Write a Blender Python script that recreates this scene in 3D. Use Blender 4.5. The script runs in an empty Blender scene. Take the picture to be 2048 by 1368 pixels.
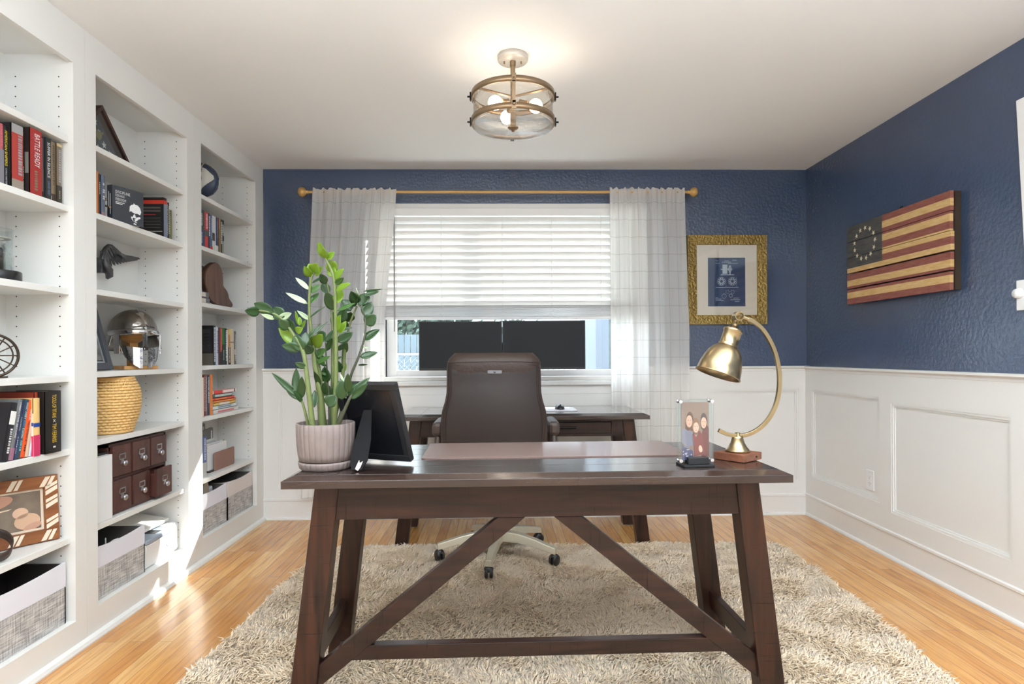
import bpy, bmesh, math, random
import numpy as np
from mathutils import Vector, Matrix, Euler
random.seed(7)
PI = math.pi
C = bpy.context.scene.collection
SC = bpy.context.scene

# ------------------------------------------------------------------ camera, world, sun, big lights, exposure
cam_d = bpy.data.cameras.new('camera'); cam = bpy.data.objects.new('camera', cam_d); C.objects.link(cam)
YAW, ROLL = 0.020, -0.005
fw = Vector((math.sin(YAW), math.cos(YAW), 0)); rt0 = Vector((math.cos(YAW), -math.sin(YAW), 0)); up0 = Vector((0, 0, 1))
rt = rt0*math.cos(ROLL) + up0*math.sin(ROLL); up = up0*math.cos(ROLL) - rt0*math.sin(ROLL)
mw = Matrix((( rt.x, up.x, -fw.x, 0), (rt.y, up.y, -fw.y, -4.2158), (rt.z, up.z, -fw.z, 1.1365), (0, 0, 0, 1)))
cam.matrix_world = mw
cam_d.sensor_width = 36; cam_d.lens = 1200/2048*36; cam_d.shift_y = 25.9/2048
cam_d.clip_start = 0.05; cam_d.clip_end = 200
SC.camera = cam
SC.view_settings.view_transform = 'Standard'; SC.view_settings.look = 'None'
SC.view_settings.gamma = 1; SC.view_settings.use_curve_mapping = False
SC.view_settings.exposure = 0.0

w = bpy.data.worlds.new('sky'); SC.world = w; w.use_nodes = True
bg = w.node_tree.nodes['Background']; bg.inputs[0].default_value = (0.80, 0.90, 1.0, 1); bg.inputs[1].default_value = 7.0

def light(name, kind, loc, energy, col=(1, 1, 1), rot=(0, 0, 0), **kw):
    d = bpy.data.lights.new(name, kind); d.energy = energy; d.color = col
    for k, v in kw.items(): setattr(d, k, v)
    o = bpy.data.objects.new(name, d); o.location = loc; o.rotation_euler = rot; C.objects.link(o); return o
sdir = Vector((-1.2, -1, -.93)).normalized()
sun = light('sun', 'SUN', (4, 5, 5), 18.0, (1, .96, .88), angle=.01)
sun.rotation_euler = sdir.to_track_quat('-Z', 'Y').to_euler()
# added fill light behind the camera
light('rear_fill_light', 'AREA', (.3, -5.35, 1.35), 12, (.95, .98, 1), (PI/2+.2, 0, 0), shape='RECTANGLE', size=3.6, size_y=2.0)

light('upward_fill_light', 'AREA', (.3, -3.9, 2.0), 212, (.83, .925, 1), (PI, 0, 0), shape='RECTANGLE', size=3.4, size_y=1.4)  # added fill aimed up to brighten the ceiling, no fixture there
light('overhead_fill_light', 'AREA', (.3, -3.4, 2.42), 30, (.88, .95, 1), (0, 0, 0), shape='RECTANGLE', size=3.2, size_y=1.8)  # added downward fill below the ceiling, not a lamp of the room

# ------------------------------------------------------------------ helpers
def lin(c):
    if isinstance(c, (int, float)): c = (c, c, c)
    return tuple(((v/255)/12.92 if v/255 <= .04045 else ((v/255+.055)/1.055)**2.4) for v in c[:3]) + (1,)
MATS = {}
def mat(name, col=(200, 200, 200), rough=.5, metal=0, bump=0, bscale=60, vary=0, vscale=8, vcol=None, emit=0, spec=.5, coat=0, sheen=0, stretch=(1, 1, 1), trans=0, detail=4):
    if name in MATS: return MATS[name]
    m = bpy.data.materials.new(name); m.use_nodes = True; nt = m.node_tree; N = nt.nodes; Lk = nt.links
    b = N['Principled BSDF']; c = lin(col)
    b.inputs['Base Color'].default_value = c; b.inputs['Roughness'].default_value = rough; b.inputs['Metallic'].default_value = metal
    b.inputs['Specular IOR Level'].default_value = spec
    if coat: b.inputs['Coat Weight'].default_value = coat; b.inputs['Coat Roughness'].default_value = .15
    if sheen: b.inputs['Sheen Weight'].default_value = sheen
    if emit: b.inputs['Emission Color'].default_value = c; b.inputs['Emission Strength'].default_value = emit
    if bump or vary:
        tc = N.new('ShaderNodeTexCoord'); mp = N.new('ShaderNodeMapping'); mp.inputs['Scale'].default_value = stretch
        Lk.new(tc.outputs['Object'], mp.inputs[0])
    if vary:
        n = N.new('ShaderNodeTexNoise'); n.inputs['Scale'].default_value = vscale; n.inputs['Detail'].default_value = detail; Lk.new(mp.outputs[0], n.inputs['Vector'])
        r = N.new('ShaderNodeValToRGB'); r.color_ramp.elements[0].position = .5-.3; r.color_ramp.elements[1].position = .5+.3
        c2 = lin(vcol) if vcol else tuple(min(1, v*(1+vary)) for v in c[:3])+(1,)
        c1 = c if vcol else tuple(v*(1-vary) for v in c[:3])+(1,)
        r.color_ramp.elements[0].color = c1; r.color_ramp.elements[1].color = c2
        Lk.new(n.outputs['Fac'], r.inputs[0]); Lk.new(r.outputs[0], b.inputs['Base Color'])
    if bump:
        n2 = N.new('ShaderNodeTexNoise'); n2.inputs['Scale'].default_value = bscale; n2.inputs['Detail'].default_value = 3; Lk.new(mp.outputs[0], n2.inputs['Vector'])
        bp = N.new('ShaderNodeBump'); bp.inputs['Strength'].default_value = bump; bp.inputs['Distance'].default_value = .01
        Lk.new(n2.outputs['Fac'], bp.inputs['Height']); Lk.new(bp.outputs[0], b.inputs['Normal'])
    MATS[name] = m; return m

def glassy(name, tint=(235, 240, 240), mixf=.88, rough=.03, wavy=0):
    m = bpy.data.materials.new(name); m.use_nodes = True; N = m.node_tree.nodes; Lk = m.node_tree.links
    N.remove(N['Principled BSDF']); out = N['Material Output']
    t = N.new('ShaderNodeBsdfTransparent'); t.inputs[0].default_value = lin(tint)
    g = N.new('ShaderNodeBsdfGlossy'); g.inputs['Roughness'].default_value = rough
    f = N.new('ShaderNodeLayerWeight'); f.inputs[0].default_value = .5; pw = N.new('ShaderNodeMath'); pw.operation = 'POWER'; pw.inputs[1].default_value = 5; Lk.new(f.outputs['Facing'], pw.inputs[0])
    ma = N.new('ShaderNodeMath'); ma.operation = 'MULTIPLY_ADD'; ma.inputs[1].default_value = .9; ma.inputs[2].default_value = max(0, 1-mixf)*.7+.02
    Lk.new(pw.outputs[0], ma.inputs[0])
    mx = N.new('ShaderNodeMixShader'); Lk.new(ma.outputs[0], mx.inputs[0]); Lk.new(t.outputs[0], mx.inputs[1]); Lk.new(g.outputs[0], mx.inputs[2]); Lk.new(mx.outputs[0], out.inputs[0])
    if wavy:
        n = N.new('ShaderNodeTexNoise'); n.inputs['Scale'].default_value = wavy; bp = N.new('ShaderNodeBump'); bp.inputs['Strength'].default_value = .35; bp.inputs['Distance'].default_value = .01
        tc = N.new('ShaderNodeTexCoord'); Lk.new(tc.outputs['Object'], n.inputs['Vector']); Lk.new(n.outputs['Fac'], bp.inputs['Height']); Lk.new(bp.outputs[0], g.inputs['Normal']); Lk.new(bp.outputs[0], f.inputs['Normal'])
    MATS[name] = m; return m

def ramp(N, stops):
    r = N.new('ShaderNodeValToRGB'); e = r.color_ramp.elements
    while len(e) < len(stops): e.new(.5)
    for k, (p, c) in enumerate(stops): e[k].position = p; e[k].color = lin(c)
    return r

def mat_floor():
    m = bpy.data.materials.new('oak_strip_floor'); m.use_nodes = True; N = m.node_tree.nodes; Lk = m.node_tree.links; b = N['Principled BSDF']
    tc = N.new('ShaderNodeTexCoord'); mp = N.new('ShaderNodeMapping'); mp.inputs['Rotation'].default_value = (0, 0, PI/2); Lk.new(tc.outputs['Object'], mp.inputs[0])
    br = N.new('ShaderNodeTexBrick'); br.offset = .37; br.inputs['Scale'].default_value = 1; br.inputs['Mortar Size'].default_value = .0009
    br.inputs['Brick Width'].default_value = 1.1; br.inputs['Row Height'].default_value = .057; br.inputs['Bias'].default_value = 0
    br.inputs['Color1'].default_value = (0, 0, 0, 1); br.inputs['Color2'].default_value = (1, 1, 1, 1); br.inputs['Mortar'].default_value = (.5, .5, .5, 1)
    Lk.new(mp.outputs[0], br.inputs[0])
    r = ramp(N, [(0, (204, 140, 66)), (.35, (214, 152, 78)), (.65, (222, 164, 90)), (1, (232, 182, 112))]); Lk.new(br.outputs['Color'], r.inputs[0])
    mp2 = N.new('ShaderNodeMapping'); mp2.inputs['Scale'].default_value = (28, 1.6, 1); Lk.new(tc.outputs['Object'], mp2.inputs[0])
    n = N.new('ShaderNodeTexNoise'); n.inputs['Scale'].default_value = 3; n.inputs['Detail'].default_value = 8; Lk.new(mp2.outputs[0], n.inputs['Vector'])
    r2 = ramp(N, [(.3, (205, 185, 160)), (.6, (255, 255, 255))]); Lk.new(n.outputs['Fac'], r2.inputs[0])
    mx = N.new('ShaderNodeMixRGB'); mx.blend_type = 'MULTIPLY'; mx.inputs[0].default_value = .75; Lk.new(r.outputs[0], mx.inputs[1]); Lk.new(r2.outputs[0], mx.inputs[2])
    # worn pale patches
    n3 = N.new('ShaderNodeTexNoise'); n3.inputs['Scale'].default_value = 2.2; n3.inputs['Detail'].default_value = 6; Lk.new(tc.outputs['Object'], n3.inputs['Vector'])
    r3 = ramp(N, [(.52, (0, 0, 0)), (.72, (120, 120, 120))]); Lk.new(n3.outputs['Fac'], r3.inputs[0])
    mx2 = N.new('ShaderNodeMixRGB'); Lk.new(r3.outputs[0], mx2.inputs[0]); Lk.new(mx.outputs[0], mx2.inputs[1]); mx2.inputs[2].default_value = lin((226, 196, 152))
    mx3 = N.new('ShaderNodeMixRGB'); Lk.new(br.outputs['Fac'], mx3.inputs[0]); Lk.new(mx2.outputs[0], mx3.inputs[1]); mx3.inputs[2].default_value = lin((120, 78, 38))
    Lk.new(mx3.outputs[0], b.inputs['Base Color'])
    bp = N.new('ShaderNodeBump'); bp.inputs['Strength'].default_value = .25; bp.inputs['Distance'].default_value = .002; bp.invert = True
    Lk.new(br.outputs['Fac'], bp.inputs['Height']); Lk.new(bp.outputs[0], b.inputs['Normal'])
    b.inputs['Roughness'].default_value = .26; b.inputs['Coat Weight'].default_value = .5; b.inputs['Coat Roughness'].default_value = .16
    return m

def mat_wood(name, dark, light_, axis='x', rough=.38, coat=.12, scratch=True, scale=1.0):
    """stained wood: long grain along an axis, fine saw marks across it"""
    m = bpy.data.materials.new(name); m.use_nodes = True; N = m.node_tree.nodes; Lk = m.node_tree.links; b = N['Principled BSDF']
    tc = N.new('ShaderNodeTexCoord'); mp = N.new('ShaderNodeMapping')
    s = {'x': (1.2, 16, 16), 'y': (16, 1.2, 16), 'z': (16, 16, 1.2)}[axis]; s2 = {'x': (60, 3, 3), 'y': (3, 60, 3), 'z': (3, 3, 60)}[axis]
    mp.inputs['Scale'].default_value = [v*scale for v in s]; Lk.new(tc.outputs['Object'], mp.inputs[0])
    n = N.new('ShaderNodeTexNoise'); n.inputs['Scale'].default_value = 2.5; n.inputs['Detail'].default_value = 7; n.inputs['Distortion'].default_value = .6; Lk.new(mp.outputs[0], n.inputs['Vector'])
    r = ramp(N, [(.3, dark), (.68, light_)]); Lk.new(n.outputs['Fac'], r.inputs[0]); last = r.outputs[0]
    bp = N.new('ShaderNodeBump'); bp.inputs['Strength'].default_value = .2; bp.inputs['Distance'].default_value = .003
    if scratch:
        mp2 = N.new('ShaderNodeMapping'); mp2.inputs['Scale'].default_value = s2; Lk.new(tc.outputs['Object'], mp2.inputs[0])
        n2 = N.new('ShaderNodeTexNoise'); n2.inputs['Scale'].default_value = 3; n2.inputs['Detail'].default_value = 2; Lk.new(mp2.outputs[0], n2.inputs['Vector'])
        r2 = ramp(N, [(.27, (110, 100, 95)), (.36, (255, 255, 255))]); Lk.new(n2.outputs['Fac'], r2.inputs[0])
        mx = N.new('ShaderNodeMixRGB'); mx.blend_type = 'MULTIPLY'; mx.inputs[0].default_value = .8; Lk.new(last, mx.inputs[1]); Lk.new(r2.outputs[0], mx.inputs[2]); last = mx.outputs[0]
        Lk.new(r2.outputs[0], bp.inputs['Height'])
    else: Lk.new(n.outputs['Fac'], bp.inputs['Height'])
    Lk.new(last, b.inputs['Base Color']); Lk.new(bp.outputs[0], b.inputs['Normal'])
    b.inputs['Roughness'].default_value = rough; b.inputs['Specular IOR Level'].default_value = .3; b.inputs['Coat Weight'].default_value = coat; b.inputs['Coat Roughness'].default_value = .2
    MATS[name] = m; return m

def mat_weave(name, c1, c2, scale=260, rough=.9):
    m = bpy.data.materials.new(name); m.use_nodes = True; N = m.node_tree.nodes; Lk = m.node_tree.links; b = N['Principled BSDF']
    tc = N.new('ShaderNodeTexCoord'); outs = []
    for s in ((1, 1, .06), (.06, .06, 1)):
        mp = N.new('ShaderNodeMapping'); mp.inputs['Scale'].default_value = [v*scale for v in s]; Lk.new(tc.outputs['Object'], mp.inputs[0])
        n = N.new('ShaderNodeTexNoise'); n.inputs['Scale'].default_value = 1; n.inputs['Detail'].default_value = 2; Lk.new(mp.outputs[0], n.inputs['Vector']); outs.append(n.outputs['Fac'])
    a = N.new('ShaderNodeMath'); a.operation = 'ADD'; Lk.new(outs[0], a.inputs[0]); Lk.new(outs[1], a.inputs[1])
    h = N.new('ShaderNodeMath'); h.operation = 'MULTIPLY'; h.inputs[1].default_value = .5; Lk.new(a.outputs[0], h.inputs[0])
    r = ramp(N, [(.38, c1), (.62, c2)]); Lk.new(h.outputs[0], r.inputs[0]); Lk.new(r.outputs[0], b.inputs['Base Color']); b.inputs['Roughness'].default_value = rough
    MATS[name] = m; return m

def mat_cloth(name, col, transl=.45, transp=.12, grid=True):
    """sheer curtain: diffuse + translucent + a little see-through, with heavier check threads"""
    m = bpy.data.materials.new(name); m.use_nodes = True; N = m.node_tree.nodes; Lk = m.node_tree.links; N.remove(N['Principled BSDF']); out = N['Material Output']
    d = N.new('ShaderNodeBsdfDiffuse'); t = N.new('ShaderNodeBsdfTranslucent'); p = N.new('ShaderNodeBsdfTransparent')
    m1 = N.new('ShaderNodeMixShader'); m1.inputs[0].default_value = transl; Lk.new(d.outputs[0], m1.inputs[1]); Lk.new(t.outputs[0], m1.inputs[2])
    m2 = N.new('ShaderNodeMixShader'); m2.inputs[0].default_value = transp; Lk.new(m1.outputs[0], m2.inputs[1]); Lk.new(p.outputs[0], m2.inputs[2]); Lk.new(m2.outputs[0], out.inputs[0])
    d.inputs[0].default_value = lin(col); t.inputs[0].default_value = lin(col)
    if grid:
        uv = N.new('ShaderNodeUVMap'); sp = N.new('ShaderNodeSeparateXYZ'); Lk.new(uv.outputs[0], sp.inputs[0]); lines = []
        for ax, per in ((0, .098), (1, .118)):
            q = N.new('ShaderNodeMath'); q.operation = 'MODULO'; q.inputs[1].default_value = per; Lk.new(sp.outputs[ax], q.inputs[0])
            l = N.new('ShaderNodeMath'); l.operation = 'LESS_THAN'; l.inputs[1].default_value = .0034; Lk.new(q.outputs[0], l.inputs[0]); lines.append(l.outputs[0])
        mxm = N.new('ShaderNodeMath'); mxm.operation = 'MAXIMUM'; Lk.new(lines[0], mxm.inputs[0]); Lk.new(lines[1], mxm.inputs[1])
        mc = N.new('ShaderNodeMixRGB'); Lk.new(mxm.outputs[0], mc.inputs[0]); mc.inputs[1].default_value = lin(col); mc.inputs[2].default_value = lin((206, 204, 200)); 
        Lk.new(mc.outputs[0], d.inputs[0]); Lk.new(mc.outputs[0], t.inputs[0])
        iv = N.new('ShaderNodeMath'); iv.operation = 'MULTIPLY_ADD'; iv.inputs[1].default_value = -transp; iv.inputs[2].default_value = transp; Lk.new(mxm.outputs[0], iv.inputs[0]); Lk.new(iv.outputs[0], m2.inputs[0])
    MATS[name] = m; return m

class MB:
    def __init__(s): s.v = []; s.f = []; s.mi = []; s.smooth = []; s.uv = None
    def add(s, vs, fs, mi=0, sm=False):
        k = len(s.v); s.v += [tuple(p) for p in vs]; s.f += [tuple(i+k for i in f) for f in fs]; s.mi += [mi]*len(fs); s.smooth += [sm]*len(fs); return s
    def box(s, lo, hi, mi=0):
        x0, y0, z0 = lo; x1, y1, z1 = hi
        return s.add([(x0, y0, z0), (x1, y0, z0), (x1, y1, z0), (x0, y1, z0), (x0, y0, z1), (x1, y0, z1), (x1, y1, z1), (x0, y1, z1)],
                     [(0, 3, 2, 1), (4, 5, 6, 7), (0, 1, 5, 4), (1, 2, 6, 5), (2, 3, 7, 6), (3, 0, 4, 7)], mi)
    def hexa(s, b, t, mi=0):  # bottom 4 and top 4 corners
        return s.add(list(b)+list(t), [(0, 3, 2, 1), (4, 5, 6, 7), (0, 1, 5, 4), (1, 2, 6, 5), (2, 3, 7, 6), (3, 0, 4, 7)], mi)
    def obox(s, c, u, v, n, su, sv, sn, mi=0):  # oriented box: centre, unit axes, full sizes
        c, u, v, n = Vector(c), Vector(u), Vector(v), Vector(n); P = []
        for k in (-.5, .5):
            for a, b in ((-.5, -.5), (.5, -.5), (.5, .5), (-.5, .5)): P.append(c+u*su*a+v*sv*b+n*sn*k)
        return s.hexa(P[:4], P[4:], mi)
    def prism(s, pts, o, u, v, n, t, mi=0, sm=False):  # polygon pts in (u,v) at o, extruded t along n
        o, u, v, n = Vector(o), Vector(u), Vector(v), Vector(n); k = len(pts)
        A = [o+u*p[0]+v*p[1] for p in pts]; B = [p+n*t for p in A]
        return s.add(A+B, [tuple(range(k-1, -1, -1)), tuple(range(k, 2*k))]+[(i, (i+1) % k, k+(i+1) % k, k+i) for i in range(k)], mi, sm)
    def lathe(s, prof, c=(0, 0, 0), ax=(0, 0, 1), n=32, mi=0, sm=True, closed=False, sx=1, sy=1, fn=None):
        ax = Vector(ax).normalized(); u = ax.orthogonal().normalized() if abs(ax.z) < .999 else Vector((1, 0, 0)); v = ax.cross(u); c = Vector(c)
        vs = []
        for i, (r, h) in enumerate(prof):
            for j in range(n):
                a = 2*PI*j/n; rr = r*(fn(a, h) if fn else 1); vs.append(c+ax*h+u*math.cos(a)*rr*sx+v*math.sin(a)*rr*sy)
        fs = []; m_ = len(prof)
        for i in range(m_-1 if not closed else m_):
            for j in range(n): fs.append((i*n+j, i*n+(j+1) % n, ((i+1) % m_)*n+(j+1) % n, ((i+1) % m_)*n+j))
        s.add(vs, fs, mi, sm)
        if not closed:
            if prof[0][0] > 1e-6: s.add(vs[:n], [tuple(range(n-1, -1, -1))], mi)
            if prof[-1][0] > 1e-6: s.add(vs[-n:], [tuple(range(n))], mi)
        return s
    def cyl(s, a, b, r, n=20, mi=0, r2=None):
        a, b = Vector(a), Vector(b); return s.lathe([(r, 0), (r if r2 is None else r2, (b-a).length)], a, b-a, n, mi)
    def tube(s, pts, rad, n=10, mi=0, closed=False, flat=1.0, ref=None):
        pts = [Vector(p) for p in pts]; k = len(pts); rad = rad if isinstance(rad, (list, tuple)) else [rad]*k; vs = []; pu = None
        for i, p in enumerate(pts):
            d = (pts[(i+1) % k]-pts[i-1]) if closed else (pts[min(i+1, k-1)]-pts[max(i-1, 0)]); d.normalize()
            if ref is not None: u = Vector(ref)-d*Vector(ref).dot(d); u.normalize()
            else:
                u = (pu if pu else d.orthogonal()); u = u-d*u.dot(d); u.normalize(); pu = u
            v = d.cross(u)
            for j in range(n):
                a = 2*PI*j/n+ (PI/n if n == 4 else 0); vs.append(p+(u*math.cos(a)*rad[i]+v*math.sin(a)*rad[i]*flat))
        fs = [(i*n+j, i*n+(j+1) % n, ((i+1) % k)*n+(j+1) % n, ((i+1) % k)*n+j) for i in range(k if closed else k-1) for j in range(n)]
        s.add(vs, fs, mi, n > 4)
        if not closed: s.add(vs[:n], [tuple(range(n-1, -1, -1))], mi); s.add(vs[-n:], [tuple(range(n))], mi)
        return s
    def sphere(s, c, r, n=16, m_=10, mi=0, sc=(1, 1, 1)):
        k0 = len(s.v); s.lathe([(max(1e-7, r*math.sin(PI*i/m_)), -r*math.cos(PI*i/m_)) for i in range(m_+1)], (0, 0, 0), (0, 0, 1), n, mi)
        for i in range(k0, len(s.v)): x, y, z = s.v[i]; s.v[i] = (c[0]+x*sc[0], c[1]+y*sc[1], c[2]+z*sc[2])
        return s
    def grid(s, fn, nu, nv, mi=0, uvfn=None, sm=True):
        vs = [fn(i/(nu-1), j/(nv-1)) for j in range(nv) for i in range(nu)]
        return s.add(vs, [(j*nu+i, j*nu+i+1, (j+1)*nu+i+1, (j+1)*nu+i) for j in range(nv-1) for i in range(nu-1)], mi, sm)

ORG = {}
def part(name, mb, m, parent=None, local=False, bevel=0, sub=0, label=None, solid=0, kind=None, autosm=False):
    me = bpy.data.meshes.new(name); off = Vector((0, 0, 0)) if (parent is None or local) else ORG[parent.name]
    me.from_pydata([(v[0]-off.x, v[1]-off.y, v[2]-off.z) for v in mb.v], [], mb.f)
    ms = m if isinstance(m, (list, tuple)) else [m]
    for q in ms: me.materials.append(q)
    me.polygons.foreach_set('material_index', mb.mi); me.polygons.foreach_set('use_smooth', mb.smooth); me.update()
    bm = bmesh.new(); bm.from_mesh(me); bmesh.ops.recalc_face_normals(bm, faces=bm.faces); bm.to_mesh(me); bm.free()
    o = bpy.data.objects.new(name, me); C.objects.link(o)
    if parent is not None: o.parent = parent; ORG[o.name] = off
    else: ORG[o.name] = Vector((0, 0, 0))
    if bevel:
        b = o.modifiers.new('bevel', 'BEVEL'); b.width = bevel; b.segments = 2; b.limit_method = 'ANGLE'; b.angle_limit = .6
    if solid: q = o.modifiers.new('solid', 'SOLIDIFY'); q.thickness = solid
    if sub: q = o.modifiers.new('sub', 'SUBSURF'); q.levels = sub; q.render_levels = sub
    if label: o['label'] = label
    if kind: o['kind'] = kind
    return o
def thing(name, label, cat, loc=(0, 0, 0), rz=0, group=None):
    o = bpy.data.objects.new(name, None); o.empty_display_size = .05; C.objects.link(o); o.location = loc; o.rotation_euler = (0, 0, rz)
    o['label'] = label; o['category'] = cat
    if group: o['group'] = group
    ORG[o.name] = Vector(loc); return o
def tag(o, label, cat, group=None):
    o['label'] = label; o['category'] = cat
    if group: o['group'] = group
    return o
def struct(name, mb, m, parent=None, **k):
    o = part(name, mb, m, parent, **k)
    if parent is None: o['kind'] = 'structure'
    return o
def words(s, m, parent, o, u, v, L, Hh, name='lettering', n=None, mb=None, spacing=1.0):
    """real letters as a mesh, fitted into L x Hh, in the (u, v) plane from the lower left corner o"""
    cu = bpy.data.curves.new('t', 'FONT'); cu.body = s; cu.space_character = spacing; cu.resolution_u = 3
    ob = bpy.data.objects.new('t', cu); C.objects.link(ob); dg = bpy.context.evaluated_depsgraph_get(); me = bpy.data.meshes.new_from_object(ob.evaluated_get(dg))
    vs = [q.co.copy() for q in me.vertices]; fs = [tuple(p.vertices) for p in me.polygons]
    bpy.data.objects.remove(ob); bpy.data.curves.remove(cu); bpy.data.meshes.remove(me)
    if not vs: return None
    x0 = min(q.x for q in vs); x1 = max(q.x for q in vs); y0 = min(q.y for q in vs); y1 = max(q.y for q in vs)
    o, u, v = Vector(o), Vector(u), Vector(v); P = [o+u*((q.x-x0)/(x1-x0)*L)+v*((q.y-y0)/(y1-y0)*Hh) for q in vs]
    if mb is not None: mb.add(P, fs); return None
    b = MB(); b.add(P, fs); return part(name, b, m, parent, local=True)
# ------------------------------------------------------------------ materials
WHITE = mat('white_trim_paint', (228, 227, 224), .38, bump=.03, bscale=40)
CASEW = mat('white_bookcase_paint', (228, 227, 223), .42)
CEIL = mat('ceiling_paint', (236, 236, 235), .85, bump=.06, bscale=30)
NAVY = mat('navy_wall_paint', (56, 73, 102), .25, spec=.9, coat=.25, bump=.30, bscale=55, vary=.06, vscale=3, detail=2)
FLOORM = mat_floor()
DWX = mat_wood('dark_stained_wood_x', (22, 13, 10), (54, 31, 22), 'x'); DWZ = mat_wood('dark_stained_wood_z', (22, 13, 10), (64, 35, 23), 'z')
DWY = mat_wood('dark_stained_wood_y', (22, 13, 10), (54, 31, 22), 'y'); TOPW = mat_wood('desk_top_wood', (34, 23, 19), (56, 40, 34), 'x', rough=.2, coat=1.0)
BLACK = mat('black_plastic', (28, 28, 30), .4); BLKM = mat('black_metal', (30, 28, 28), .35, .8); CHROME = mat('chrome', (215, 215, 220), .12, 1)
BRASS = mat('antique_brass', (166, 148, 114), .28, 1, vary=.1, vscale=14); GLASS = glassy('window_glass', (250, 252, 252), .99); CLEAR = glassy('clear_acrylic', (245, 248, 248), .93)
PAPER = mat('paper_pages', (232, 224, 206), .8); OFFW = mat('white_plastic', (232, 232, 232), .35)
XR, XW, XB = 2.1755, -1.93, -1.645   # right wall, left wall, bookcase face
Z = 2.44; YF = -5.6
# ------------------------------------------------------------------ room shell
struct('floor', MB().box((XW-.1, YF, -.06), (XR+.1, .12, 0)), FLOORM)
struct('ceiling', MB().box((XW-.1, YF, Z), (XR+.1, .12, Z+.08)), CEIL)
struct('wall_right', MB().box((XR, YF, 0), (XR+.1, .12, Z)), NAVY)
struct('wall_left', MB().box((XW-.1, YF, 0), (XW, .12, Z)), WHITE)
WX0, WX1, WZ0, WZ1 = -.80, .96, .975, 2.15   # window opening
b = MB(); b.box((XW, 0, 0), (WX0, .12, Z)).box((WX1, 0, 0), (XR, .12, Z)).box((WX0, 0, WZ1), (WX1, .12, Z)).box((WX0, 0, 0), (WX1, .12, WZ0))
struct('wall_back', b, NAVY)
b = MB().box((XW-.1, YF-.1, 0), (XR+.1, YF, Z)); struct('wall_front', b, WHITE)
# wainscot on the back wall and the right wall: field, rails, stiles, panel moulding, cap
def wains(o, u, n, L, panels, cap=1.052, name='trim_1', skip=None):
    o, u, n = Vector(o), Vector(u), Vector(n); up_ = Vector((0, 0, 1)); b = MB()
    def bx(a, c, z0, z1, d0, d1): b.obox(o+u*(a+c)/2+up_*(z0+z1)/2+n*(d0+d1)/2, u, up_, n, c-a, z1-z0, d1-d0)
    bx(0, L, 0, cap-.03, 0, .006)
    xs = [0]+[q for p in panels for q in p[:2]]+[L]
    for i in range(0, len(xs), 2): bx(xs[i], xs[i+1], .14, cap-.03, .006, .020)
    for (a, c, z0, z1) in panels:
        bx(a, c, .14, z0, .006, .020); bx(a, c, z1, cap-.03, .006, .020)
        for k, (w_, d) in enumerate(((.012, .017), (.022, .011))):
            bx(a, a+w_, z0+w_, z1-w_, .006, d); bx(c-w_, c, z0+w_, z1-w_, .006, d); bx(a, c, z0, z0+w_, .006, d); bx(a, c, z1-w_, z1, .006, d)
    struct(name, b, WHITE)
    c = MB(); prof = [(0, -.045), (.014, -.045), (.022, -.034), (.022, -.022), (.030, -.018), (.040, -.012), (.040, -.002), (.034, 0), (0, 0)]
    c.prism([(p[0], p[1]) for p in prof], o+up_*cap, n, up_, u, L, 0); return c
WL_, WR_ = -.88, 1.04
c1 = wains((XB+.0005, 0, 0), (1, 0, 0), (0, -1, 0), WL_-XB-.0005, [(.105, .72, .22, .885)], 1.05, 'trim_1'); struct('trim_2', c1, WHITE)
c1 = wains((WR_, 0, 0), (1, 0, 0), (0, -1, 0), XR-WR_, [(.36, 1.065, .235, .885)], 1.05, 'trim_5'); struct('trim_6', c1, WHITE)
wains((WL_, 0, 0), (1, 0, 0), (0, -1, 0), WR_-WL_, [(.10, .90, .22, .78), (1.0, 1.82, .22, .78)], .945, 'trim_7')
c2 = wains((XR, 0, 0), (0, -1, 0), (-1, 0, 0), 5.6, [(.105, .845, .285, .885), (.945, 1.725, .255, .86), (1.83, 2.6, .255, .86), (2.7, 3.6, .255, .86)], 1.047, 'trim_3')
struct('trim_4', c2, WHITE)
def base_(name, o, u, n, L, h=.15):
    b = MB(); b.prism([(0, 0), (.034, 0), (.034, .008), (.030, .016), (.022, .020), (.022, h-.022), (.028, h-.018), (.028, h-.006), (.020, h), (0, h)], o, n, (0, 0, 1), u, L); struct(name, b, WHITE)
base_('baseboard_back', (XB, 0, 0), (1, 0, 0), (0, -1, 0), XR-XB-.02)
base_('baseboard_right', (XR, -.02, 0), (0, -1, 0), (-1, 0, 0), 5.5, .155)

# ------------------------------------------------------------------ window
b = MB(); cz = .085
b.box((WX0-.07, -.022, WZ0-.02), (WX0, .0, WZ1)).box((WX1, -.022, WZ0-.02), (WX1+.07, .0, WZ1)).box((WX0-.07, -.024, WZ1-.03), (WX1+.07, 0, WZ1+.045))
b.box((WX0-.02, 0, WZ0), (WX0, .12, WZ1)).box((WX1, 0, WZ0), (WX1+.02, .12, WZ1)).box((WX0, 0, WZ1), (WX1, .12, WZ1+.02))
b.box((WX0-.11, -.022, WZ0-.115), (WX1+.11, 0, WZ0-.05))
win = struct('window_1', b, WHITE, bevel=.003)
b = MB().box((WX0-.12, -.06, WZ0-.05), (WX1+.12, .02, WZ0-.02)); b.box((WX0-.07, -.03, WZ0-.02), (WX1+.07, .0, WZ0+.012))
part('window_sill', b, WHITE, win, bevel=.006)
b = MB(); f = .05; y0, y1 = .03, .07
b.box((WX0, y0, WZ0), (WX0+f+.02, y1, WZ1)).box((WX1-f, y0, WZ0), (WX1, y1, WZ1)).box((WX0+f+.02, y0, WZ0), (WX1-f, y1, WZ0+.055)).box((WX0+f+.02, y0, WZ1-f), (WX1-f, y1, WZ1)).box((-.12, y0+.001, WZ0+.055), (-.04, y1-.001, WZ1-f))
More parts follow.
